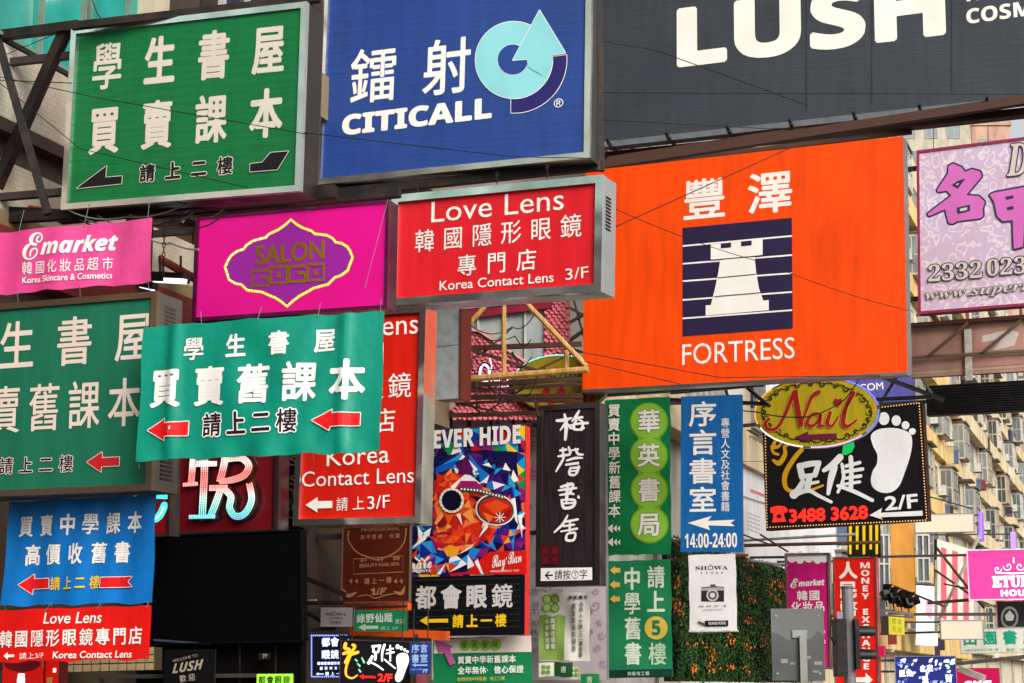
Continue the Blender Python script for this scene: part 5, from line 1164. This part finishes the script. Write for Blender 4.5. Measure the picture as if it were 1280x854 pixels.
s.vtext('中學新舊書', (684.5,774), (684.5,812), 6, M('print', 'd8e0c0'), .2); s.vtext('高價收購書', (691.5,772), (691.5,812), 6, M('print', 'd8e0c0'), .2); s.vtext('各界人士請上二樓看書', (727,752), (726,822), 5, M('print', '6a665c'), .1); s.vtext('請留意最新優惠', (718,754), (717.5,815), 5, M('print', '6a665c'), .1); s.text('華英書局', (711,747.5), (735,746.5), 5, BLK, .1, cw=5)
for (q, c, lb) in (([(673,829),(692,828),(692,846),(673,846)], 'd8d8c8', 'white clover flag pinned at the foot of the crumpled poster'), ([(693,827),(717,829),(715,847),(694,845)], '1c4a22', 'dark green pennant beside the white clover flag'), ([(708,840),(718,829),(727,842),(717,853)], 'dfe0d4', 'white diamond clover flag among the green pennants'), ([(727,842),(751,843),(747,858),(724,856)], '1a7a3e', 'mid green pennant right of the white diamond flag')):
    s = Sign('pennant', lb, 'pennant', q, 30.3, 'pennants on a string', 14, warp=ripple(.01, .6, .8)); s.banner(M('vinyl', c), 6, 5)
    c0 = np.mean(q, 0)
    if c[0] == 'd': 
        for dx, dy in ((-3,-3),(3,-3),(-3,3),(3,3)): s.ell((c0[0]+dx, c0[1]+dy), 2.8, 2.8, M('print', '6f9a3c'), 'clover', 12)
    else: s.text('書', (c0[0]-4, c0[1]), (c0[0]+4, c0[1]), 8, M('print', 'c8d8c0'), cw=7)
# big black panel, its colour standing in for the shade of the recess
s = Sign('recess_shade_panel', 'huge black panel standing in for the recess shade at the lower left of centre', 'screen', [(176,670),(379,662),(377,803),(184,806)], 19.1, None, 16)
s.body(M('black', '030304'), M('black', '08080a'), 2, .14, M('black', '030304'), .02); s.arms((.5,), .05, -.3); s.ring([(192,800),(262,805)], 2.4, M('paint', '3a4c62', .3), 'edge_trim', False)
s = Sign('chalk_signboard', 'dark blackboard with chalk lettering under the huge black panel', 'sign', [(205,812),(268,812),(268,862),(205,862)], 19.0, None, 12)
s.body(M('panel', '0a090b'), None, 0, .05, DARK); ck = M('print', 'a89a84')
s.text(BI('LUSH'), (216,836), (254,830), 12, ck, .2, shear=.2); s.text('WELCOME TO', (216,826.5), (247,819), 3.4, ck); s.text('歡迎', (225,849), (244,846), 9, ck, .1, cw=8)
s = Sign('led_sign', 'small lime green lit strip with dark characters at the bottom edge', 'sign', [(321,843),(366,842),(366,858),(321,859)], 19.0, G_LED, 10)
s.body(M('glow', '8ad838', .8), None, 0, .08, DARK); s.arms((.9,), .02); s.text('都會眼鏡', (323,850.5), (363,850), 11, M('print', '14280a'), .3, cw=9)
s = Sign('notice_plate', 'tiny dark plate with a chalk floor number left of the lime strip', 'sign', [(323,817),(338,815),(337,824),(323,825)], 19.0, None, 10); s.body(M('panel', '14120f'), None, 0, .03, DARK); s.text('7F', (328,820.5), (334.5,820), 5, ck)
for q, c, t, lb in (([(3,826),(53,823),(53,872),(3,874)], 'e01a14', '呂', 'red lit box with a white character below the red banner at left'), ([(55,825),(72,823),(72,872),(55,874)], 'e8160c', '日', 'narrow bright red upright sign at the bottom left')):
    s = Sign('light_box_sign', lb, 'sign', q, 16.6, G_LED, 14); s.body(M('backlit', c, .5), None, 0, .2, M('paint', '6a1410')); s.arms((.8,), .03); x0 = q[0][0]; x1 = q[1][0]
    if t == '呂': s.ell((28,829), 23, 11, M('print', '8a1420'), 'dark_disc', 30); s.text(t, (21,848), (34,848), 13, GLW, 1., cw=12)
    else: s.text(t, (66,838), (71,838), 6, GLW, .3, cw=5); s.text('買', (58,851), (70,850.6), 8, M('print', 'f0c060'), .3, cw=9)
# tan tiled bulkhead under the banners: individual tiles
tb = Sign('tiled_bulkhead', 'lit tan tiled bulkhead over a shop entrance at the lower left', 'wall', [(80,812),(193,808),(193,838),(84,841)], 18.4, None, 12)
tb.body(M('plaster', '5a4a34'), None, 0, .2, M('plaster', '4a3c2a'))
src = None
for j in range(3):
    for i in range(10):
        x0 = -tb.w/2 + tb.w * i / 10 + .006; y0 = tb.h * j / 3 + .006
        if src is None: src = B().box(0, tb.w/10 - .012, 0, tb.h/3 - .012, .002, .014).mk('tile', M('plaster', 'b8a078'), tb.root); src.location = (x0, y0, 0)
        else:
            o = src.copy(); COL.objects.link(o); o.parent = tb.root; o.location = (x0, y0, random.uniform(0, .004))

s = Sign('shaded_front_panel', 'shop front panel coloured black for shade, below the huge black panel', 'shop front', [(172,790),(379,788),(379,880),(172,884)], 19.3, None, 16)
s.body(M('black', '060505'), M('black', '0a0808'), 3, .1, M('black', '050505'), .03)  # near black faces put the darkness of the recess into the colour
for x in (245, 300, 345): s.ring([(x, 806), (x, 878)], 2.5, M('paint', '1c1412'), 'door_post', False)
s.ring([(176,803),(385,802)], 4, M('paint', '20242c', .3), 'lintel', False)
# =================================================================== STEELWORK, CABLES, STREET FURNITURE
def W3(px, py, Y): return Vector(at(px, py, Y))
def frame_thing(name, label, cat, group=None, loc=None):
    return thing(name, label, cat, group, Matrix.Translation(loc) if loc is not None else None)
def bars(name, label, cat, part, segs, mat, group=None, rnd_=False):
    """thing made of straight members; segs: (px,py,Y, px,py,Y, size)"""
    base = W3(*segs[0][:3]); t = frame_thing(name, label, cat, group, base)
    for a in segs:
        p, q = W3(*a[:3]) - base, W3(*a[3:6]) - base
        (B().tube(p, q, a[6] / 2, 8) if rnd_ else B().bar(p, q, a[6], a[6])).mk(part, a[7] if len(a) > 7 else mat, t)
    return t
BK = M('paint', '1c1a1a', .5); RU = M('paint', '4a3228'); BAM = M('wood', 'a07a44'); RP = M('paint', '7a1f24', .4)
bars('sign_truss', 'black steel cross braced truss holding the top left green box', 'truss', 'member', [(-40,50,17.3, 100,32,16.9, .09), (84,34,17.0, -12,250,17.3, .1), (-2,52,16.9, 60,268,16.9, .07), (90,33,16.7, 400,-2,16.3, .07), (-30,275,17.4, 200,262,16.9, .1), (-30,262,17.6, 120,270,17.1, .08)], BK)
bars('pipe_run', 'maroon pipes running under the top left green box', 'pipe', 'pipe', [(-20,252,17.9, 95,272,17.6, .09), (186,316,20.2, 250,352,19.9, .1), (80,270,17.3, 400,244,16.6, .05), (190,262,17.3, 330,252,17.0, .06)], RP, None, True)
bars('support_beams', 'dark steel beams between the top signs and the row below', 'beam', 'member', [(75,272,17.2, 420,240,16.5, .12), (160,272,17.6, 500,240,17, .1), (380,246,23.2, 755,207,22.2, .11), (390,238,23.4, 755,197,22.4, .08), (186,262,19.4, 182,365,19.4, .1), (240,262,20.6, 500,242,19.4, .06), (398,0,18.5, 389,262,18.5, .09), (400,0,21.0, 392,240,21.0, .1, M('paint', '6a5a3a')), (749,0,22.2, 751,214,22.2, .09)], BK)
bars('support_beams', 'rusty beams under the charcoal billboard', 'beam', 'member', [(755,206,33, 1290,124,30.6, .16), (760,200,33.6, 1290,118,31, .1), (752,210,33.2, 1140,165,32, .08)], RU)
bars('bamboo_scaffold', 'tan bamboo poles lashed behind the contact lens box', 'scaffold', 'bamboo_pole', [(630,376,26.4, 630,478,26.4, .07), (607,382,26.3, 573,420,26.3, .075), (655,376,26.3, 733,458,26.2, .08), (570,475,26.6, 735,462,25.9, .1), (708,438,26.4, 708,466,26.4, .08)], BAM, None, True)
bars('support_beams', 'tangle of rusty steel bars behind the bamboo poles', 'beam', 'member', [(570,436,27.2, 727,430,26.8, .07), (572,432,27, 690,470,26.8, .05), (570,490,27.3, 727,480,26.8, .045), (570,497,27.1, 727,495,26.6, .07), (570,482,27.4, 727,474,27.0, .06), (640,500,27.2, 727,502,26.9, .05), (570,505,27.6, 700,498,27.2, .04), (580,500,27.3, 606,520,27.3, .03), (606,440,27.2, 640,410,27.4, .03), (640,440,27.2, 655,470,27.2, .03), (596,470,27.2, 596,510,27.2, .03), (570,385,26.8, 590,460,26.8, .04), (545,520,27.4, 680,516,27.4, .06), (575,505,27.2, 640,519,27.2, .03), (600,520,27.2, 660,482,27.1, .025), (655,470,27.1, 720,440,27, .025), (578,455,27.2, 612,436,27.2, .025), (668,500,27, 674,520,27, .04)], RU)
bars('steel_lattice', 'grey steel lattice beside the left edge of the orange billboard', 'truss', 'member', [(694,370,33.6, 693,446,33.6, .09, M('paint', 'd8d6d0')), (700,378,33.8, 732,396,33.6, .05), (704,408,33.8, 732,392,33.6, .05), (704,408,33.8, 708,428,33.8, .05), (708,428,33.8, 732,412,33.6, .06), (697,430,33.8, 732,442,33.6, .05), (716,370,33.8, 732,430,33.6, .03)], M('paint', '3a3a3a'))
bars('ceiling_light', 'white fluorescent batten glowing between the pink banner and the magenta box', 'lamp', 'tube_light', [(192,346,18.65, 233,348,18.25, .1, DARK), (200,320,18.6, 200,346,18.6, .02, DARK), (226,320,18.3, 226,347,18.3, .02, DARK), (194,350,18.6, 231,352,18.2, .05, M('glow', 'e8e6ff', 1.5))], GLW)
bars('ceiling_light', 'bright strip lamp under the canopy at the far left', 'lamp', 'tube_light', [(-6,270,18.2, 24,268,18.0, .05, M('glow', 'fff4e0', 1.6))], GLW)
bars('ceiling_light', 'white lamp strip in the gap above the lower green box', 'lamp', 'tube_light', [(174,354,18.65, 194,358,18.4, .07, DARK), (184,320,18.5, 184,356,18.5, .02, DARK), (176,358,18.6, 192,362,18.4, .03, M('glow', 'e8e6ff', 1.2))], GLW)
bars('orange_beam', 'orange painted shop fascia strip behind the small hanging signs', 'fascia', 'strip', [(433,759,24.6, 512,758,24.2, .1), (440,790,24.4, 560,795,23.9, .12)], M('paint', 'e0581c', .4))
bars('support_beams', 'dark brackets in front of the brown wall at lower centre', 'beam', 'member', [(376,720,23.6, 432,744,23.4, .06), (376,754,23.6, 430,754,23.4, .05), (376,762,23.6, 405,778,23.4, .05), (376,752,23.7, 395,751,23.6, .04, M('paint', 'a09a90')), (384,788,23.2, 420,786,23.2, .05), (520,793,23.6, 523,806,23.6, .05), (424,796,22.4, 538,800,21.9, .04), (444,760,23.7, 508,758,23.5, .03)], BK)
bars('support_beams', 'black gantry under the orange billboard', 'beam', 'member', [(838,490,39.2, 955,480,38.4, .1), (838,500,39.4, 960,505,38.6, .08), (905,480,39, 912,504,39, .06), (926,478,39, 962,508,38.4, .06), (940,470,39.4, 940,510,39.4, .06), (1100,470,45, 1180,500,45, .1), (1090,500,45, 1165,496,44.6, .09), (1120,472,45.4, 1096,512,45.2, .06), (1150,470,45.2, 1168,497,45, .05, M('paint', 'b8b4ae')), (740,494,35, 860,486,34.4, .1)], BK)
bars('support_beams', 'grey and rusty tubes crossing behind the pink and red upright signs', 'beam', 'member', [(926,676,46.5, 1070,668,45.4, .07, M('paint', 'c2c0bc')), (930,682,46.8, 1100,678,45.8, .09), (930,700,47.6, 985,707,47.2, .07, M('paint', 'b0aea8')), (928,668,46, 960,680,45.8, .04), (950,668,46, 985,690,45.8, .05), (838,700,39.6, 935,694,38.8, .06), (840,675,40.2, 870,700,40, .05)], M('paint', '6a4a30'), None, True)
bars('sign_truss', 'thin steel braces holding the hot pink box', 'truss', 'member', [(1170,684,63, 1230,760,61.6, .07), (1225,668,64, 1172,778,62, .08, M('paint', 'a8a49e')), (1168,712,64, 1225,752,62, .06), (1160,754,62, 1212,750,61, .1), (1170,700,64, 1170,790,64, .09, M('paint', 'a8a49e')), (1110,768,60, 1245,768,59, .1), (1118,733,62, 1180,758,60, .06), (1180,730,62.5, 1290,752,60, .05)], M('paint', '4a4642'))
bars('sign_truss', 'grey gantry under the off white bookshop sign', 'truss', 'member', [(1196,830,63.6, 1290,820,62, .12), (1200,836,64, 1230,848,63.4, .2, M('paint', 'c9c6c0')), (1240,800,66, 1290,797,65, .1)], M('paint', '6a6662'))

# silver box seen corner-on between the tall red box and the bamboo
s = Sign('blank_sign', 'galvanised back of a tall narrow box with a vent grille beside the bamboo poles', 'sign', [(545,389),(576,384),(573,496),(544,502)], 25.4, None, 20)
gal = M('paint', 'aab2b4', .4); s.body(gal, None, 0, .3, gal); s.arms((.9,), .03)
v = [s.loc(*p) for p in ((532,390),(545,389),(544,502),(529.5,503))]
mk('side_sheet', [(v[1][0], v[1][1], -.01), (v[2][0], v[2][1], -.01), (v[3][0] - .03, v[3][1], -.2), (v[0][0] - .03, v[0][1], -.2)], [(3,2,1,0)], M('plaster', 'b0aea6'), s.root)
for i in range(10):
    y = 391 + i * 3; a = s.loc(536, y + 1); b_ = s.loc(542, y - 1); B().bar((a[0], a[1], -.06), (b_[0], b_[1], -.02), .018, .018).mk('vent_slat', M('rubber', '2a2a28'), s.root)
s.ring([(532,435),(544,434),(575,431)], .8, M('rubber', '5a5e60'), 'seam', False)
B().box(s.w/2 + .004, s.w/2 + .03, -.02, s.h, -.3, .02).mk('edge_strip', M('paint', '6a2a24'), s.root)
# LED ring and letters behind bamboo
s = Sign('led_sign', 'pink neon letter ring and tiny LED words on the scale cladding', 'sign', [(592,440),(650,436),(650,492),(592,496)], 28.2, G_LED, 20)
s.ring([(606 + 6 * math.cos(k * .4), 467 + 11 * math.sin(k * .4)) for k in range(16)], 3, M('glow', 'f8e0ff', 1.), 'letter'); s.ring([(606 + 8.5 * math.cos(k * .4), 467 + 13.5 * math.sin(k * .4)) for k in range(16)], 2, M('paint', '2a1420'), 'letter_return')
s.text('OPTIC', (613,478), (640,475), 6, M('glow', 'ffd8f0', 1.1), .2); s.text('RAVI', (622,485.5), (636,484), 4, M('glow', 'ffd8f0', 1.1)); s.ring([(612,445),(615,458),(612,470)], 1.6, M('glow', 'e8c8ff', 1.), 'letter', False)

# --- cables
def cable(label, pts, r=.006, sag=.0, mat=None, group='thin cables slung across the signs'):
    base = W3(*pts[0]); P = []
    for a, b_ in zip(pts[:-1], pts[1:]):
        p, q = W3(*a), W3(*b_)
        for k in range(8): u = k / 8; P.append(p.lerp(q, u) - base - Vector((0, 0, sag * 4 * u * (1 - u))))
    P.append(W3(*pts[-1]) - base)
    o = B().path(P, r, 5).mk('overhead_cable', mat or M('rubber', '17171a')); o.location = base; tag(o, label, 'cable', group); return o
cable('thin dark cable slanting across the upper half of the charcoal billboard', [(755,52,20.5),(820,63,24),(1010,132,27)], .007)
cable('nearly level cable crossing the middle of the charcoal billboard', [(752,116,20.5),(1300,118,29)], .006)
cable('short cable low on the left of the charcoal billboard', [(752,150,20.5),(960,161,28),(1010,160,29)], .006)
cable('cable from the contact lens box up to the orange billboard top edge', [(766,285,21.8),(990,184,25.6)], .007)
cable('fine cable drooping across the rook emblem on the orange billboard', [(766,260,21.8),(960,330,24),(1135,388,25.4)], .005, .05)
cable('long fine cable along the foot of the orange billboard', [(730,441,25),(900,472,25),(1100,470,25.2)], .006)
cable('cable under the orange billboard lettering at left', [(730,452,25.4),(850,480,26)], .006)
cable('cable crossing the lower part of the dark blue box', [(380,166,16),(640,196,19),(740,198,20)], .005)
cable('cable across the upper characters of the top left green box', [(0,96,15.8),(120,122,15.8),(385,168,15.6)], .004)
cable('cable across the lower half of the top left green box', [(0,104,15.9),(100,186,15.8),(310,235,15.4)], .004)
cable('pair of wires from the cross braced truss to the top left green box', [(-5,100,17),(90,104,16.4)], .005)
cable('upper slack wire behind the cross braced truss at far left', [(8,68,17.2),(75,40,17)], .004)
cable('white cable looping below the top left green box', [(190,300,18.9),(215,304,18.7),(248,312,18.5)], .012, .02, M('rubber', 'c8c4bc'))
cable('white cable coil in the gap above the magenta box', [(228,278,18.9),(240,262,18.8),(252,258,18.8),(256,270,18.8)], .014, -.03, M('rubber', 'b8b0a4'))
cable('black cable drooping over the yellow oval nail sign', [(880,500,39),(945,515,38.5),(1010,521,38),(1055,500,38),(1080,462,38)], .014, .05)
cable('thin line from the blue box down across the magenta box', [(486,245,18),(460,345,18),(456,360,18)], .004, .0, M('rubber', '8a6a80'))
cable('long thin line passing the upright blue sign and white wall billboard', [(925,577,37.5),(960,577,39)], .006)
cable('dark green line low across the tenement windows at right', [(1158,620,45),(1215,636,50)], .02, 0, M('rubber', '2a4a38'))
rr = random.Random(21)
for i in range(5):
    x0, y0 = rr.uniform(572, 600), rr.uniform(400, 500); cable('slack dark cable hanging among the bamboo poles', [(x0,y0,26.9),(x0 + rr.uniform(20,60), y0 + rr.uniform(-10,40),26.7),(x0 + rr.uniform(70,120), y0 + rr.uniform(-20,20),26.5)], .008, .12, None, 'slack cables among the bamboo poles')
for i in range(6):
    x0, y0 = rr.uniform(85, 200), rr.uniform(262, 276); cable('slack cable in the gap under the top left green box', [(x0,y0,16.9),(x0 + rr.uniform(40,90), y0 + rr.uniform(0,16),16.9),(x0 + rr.uniform(100,190), y0 - 8 + rr.uniform(-5,5),16.6)], .008, .05, M('rubber', rr.choice(('1a1a1a','5a544c','8a8478'))), 'slack cables under the top left green box')
# chains
def chain(label, p, q):
    base = W3(*p); t = thing('hanging_chain', label, 'chain', 'chains holding signs', Matrix.Translation(base)); d = W3(*q) - base; n = max(4, int(d.length / .05))
    src = None
    for i in range(n):
        if src is None:
            b = B(); pts = [(.014 * math.cos(k * math.pi / 4), 0, .03 * math.sin(k * math.pi / 4)) for k in range(9)]; b.path(pts, .005, 4); src = b.mk('link', M('paint', '2c2826'), t); o = src
        else: o = src.copy(); COL.objects.link(o); o.parent = t
        o.location = d * ((i + .5) / n); o.rotation_euler = (0, 0, (i % 2) * math.pi / 2)
chain('rusty chain in the gap left of the magenta box', (206,268,18.4), (204,345,18.4))
chain('short chain above the contact lens box at its left', (522,232,21.6), (522,245,21.6))
chain('short chain above the middle of the contact lens box', (621,216,21.6), (621,232,21.6))
chain('short chain above the right of the contact lens box', (684,206,21.6), (684,226,21.6))
chain('chain holding the left side of the scroll patterned sign', (1167,160,39.6), (1167,186,39.6))
chain('chain holding the scroll patterned sign near the sky', (1235,156,39.6), (1235,177,39.6))
for x, lb in ((1195,'left'),(1227,'middle'),(1272,'right')): chain('chain holding the %s of the unlit black display' % lb, (x,442,45.8), (x,482,45.8))
# hook and wire on the top left box
cable('thin double wire rising from the hook on the top left green box', [(113,-6,16.3),(122,18,16.3),(126,22,16.3)], .006)
# spotlights along the foot of the charcoal billboard are part of it; four black floodlights on a bar
t0 = W3(1100, 762, 55); t = thing('floodlight_bar', 'grey bar carrying four black floodlights above the small yellow sign', 'bracket', None, Matrix.Translation(t0))
B().bar((0,0,0), W3(1142,768,54.6) - t0, .08, .08).mk('bar', M('paint', '8a8884'), t); B().bar((0,0,-.16), W3(1142,772,54.6) - t0, .05, .05).mk('bar', M('paint', '6a6864'), t)
for i, (x, y) in enumerate(((1107,744),(1116,748),(1126,752),(1135,754))):
    p = W3(x, y, 54.8); l = thing('floodlight', 'black floodlight with barn doors on the grey bar', 'lamp', 'floodlights on the grey bar', Matrix.Translation(p) @ Matrix.Rotation(R(20), 4, 'Z') @ Matrix.Rotation(R(-25), 4, 'X'))
    B().box(-.12,.12,-.1,.1,-.13,.13).mk('housing', M('paint', '121214', .4), l)
    B().add([(-.12,-.1,.13),(.12,-.1,.13),(.16,-.28,.22),(-.16,-.28,.22)],[(0,1,2,3)]).add([(-.12,-.1,-.13),(.12,-.1,-.13),(.16,-.28,-.22),(-.16,-.28,-.22)],[(3,2,1,0)]).add([(.12,-.1,-.13),(.12,-.1,.13),(.24,-.28,.15),(.24,-.28,-.15)],[(0,1,2,3)]).add([(-.12,-.1,-.13),(-.12,-.1,.13),(-.24,-.28,.15),(-.24,-.28,-.15)],[(3,2,1,0)]).mk('barn_door', M('paint', '121214', .4), l)
    B().box(-.1,.1,-.106,-.1,-.11,.11).mk('lens', M('glass', '3a3e44'), l); B().bar((0,.05,-.12), (0,.1,-.34), .03, .03).mk('yoke', M('paint', '3a3a3a'), l)

# --- traffic light and the grey back of a road sign, near the camera
Yt = 22.; pb = W3(1059, 735, Yt); pb.z = 0; H = W3(1059, 733, Yt).z
t = thing('traffic_light', 'grey pole with black traffic signal heads seen from the side', 'traffic light', None, Matrix.Translation(pb))
GP = M('paint', '77777a', .45); B().tube((0,0,0), (0,0,H - .03), .068, 12).mk('pole', GP, t); B().tube((0,0,H - .03), (0,0,H), .076, 12).mk('cap', M('paint', '5a5a5e'), t)
zb_, zt_ = W3(1050, 846, Yt).z, W3(1050, 774, Yt).z; BL_ = M('paint', '101013', .4)
bm_ = B().box(-.17, -.05, -.16, .16, zb_, zt_); bm_.mk('signal_head', BL_, t); B().box(.05, .1, -.16, .16, zb_ + .08, zt_).mk('signal_head', BL_, t)
for y in (791, 820):
    z = W3(1078, y, Yt).z
    b = B(); n = 10; v = []
    for k, (xx, r0) in enumerate(((.1, .085), (.3, .075))):
        for i in range(n + 1): a = R(-30) + R(240) * i / n; v.append((xx, r0 * math.cos(a), z + r0 * math.sin(a)))
    v += [(p[0], p[1] * .93, (p[2] - z) * .93 + z) for p in v[:2 * (n + 1)]]
    b.add(v, [(i, i+1, n+2+i, n+1+i) for i in range(n)] + [(2*(n+1)+n+1+i, 2*(n+1)+n+2+i, 2*(n+1)+i+1, 2*(n+1)+i) for i in range(n)]); vis = b.mk('visor', BL_, t, True)
    B().tube((.1, 0, z), (.115, 0, z), .08, 14).mk('lens', M('glass', '5a1a16'), t)
B().path([(-.12, 0, zt_ - .02), (-.2, 0, zt_ + .05), (-.22, 0, zt_ - .2), (-.14, 0, zt_ - .35)], .009).mk('cable', BL_, t)
st = W3(1051, 767, Yt); B().box(-.14, -.07, -.05, -.045, st.z - .09, st.z + .02).mk('sticker', M('print', '8a7a94'), t)
Ys = 20.; a, b_ = W3(963, 761, Ys), W3(1029, 761, Ys); c = W3(963, 851, Ys); base = Vector(((a.x + b_.x) / 2, Ys, 0))
t = thing('road_sign', 'square grey back of a road sign on a galvanised pole in the foreground', 'road sign', None, Matrix.Translation(base)); hw = (b_.x - a.x) / 2
bb = bmesh.new(); 
pl = B().box(-hw, hw, -.012, 0, c.z, a.z).mk('plate', M('plaster', '6f7170'), t)
bv = pl.modifiers.new('bevel', 'BEVEL'); bv.width = .004; bv.segments = 2
zm = W3(1000, 795, Ys).z; B().box(.01, .085, -.07, -.013, 0, zm).mk('pole', M('paint', '86887f', .4), t); B().box(-.06, .1, -.03, -.013, zm - .02, zm + .06).mk('clamp', M('paint', '8a8c88', .4), t)
mk('dark_stain', [(-hw + .004, -.0125, c.z + .004), (hw - .004, -.0125, c.z + .004)] + [(hw - .004 - (2 * hw - .008) * k / 9, -.0125, c.z + (a.z - c.z) * (.62 + .07 * math.sin(k * 1.7) + .05 * math.sin(k * 3.1))) for k in range(10)], [tuple(range(12))], M('plaster', '5a5c5c'), t)
for bx, bz in ((-.8,.9),(.8,.9),(-.8,.1),(.8,.1)): B().tube((bx * hw, -.02, c.z + (a.z - c.z) * bz), (bx * hw, -.012, c.z + (a.z - c.z) * bz), .012, 6).mk('bolt', M('paint', '9a9a96', .4), t)
for i in range(5): x = rr.uniform(-hw + .05, hw - .1); z = c.z + rr.uniform(.05, .25); B().box(x, x + rr.uniform(.04, .09), -.0135, -.012, z, z + rr.uniform(.02, .05)).mk('sticker_residue', M('print', rr.choice(('7a7c78', '84847e', '646664'))), t)
# extra strips at the right edge
for lb, px, py0, py1, Y, c in (('upright purple LED bar sign far right of the foot sign', 1226, 640, 676, 70, '6a5ae0'), ('second purple LED bar sign farther right', 1266, 665, 690, 78, '8a7ae8')):
    s = Sign('led_sign', lb, 'sign', [(px-3,py0),(px+4,py0),(px+4,py1),(px-3,py1)], Y, G_LED, 10); s.body(M('glow', c, .7), None, 0, .15, DARK); s.arms((.9,), .03)
    s.beads([(px, py0 + 2), (px, py1 - 2)], 3, 2, M('glow', 'ff6a8a', 1.), closed=False)
bpy.data.objects.remove(_to, do_unlink=True); bpy.data.scenes.remove(_gs)
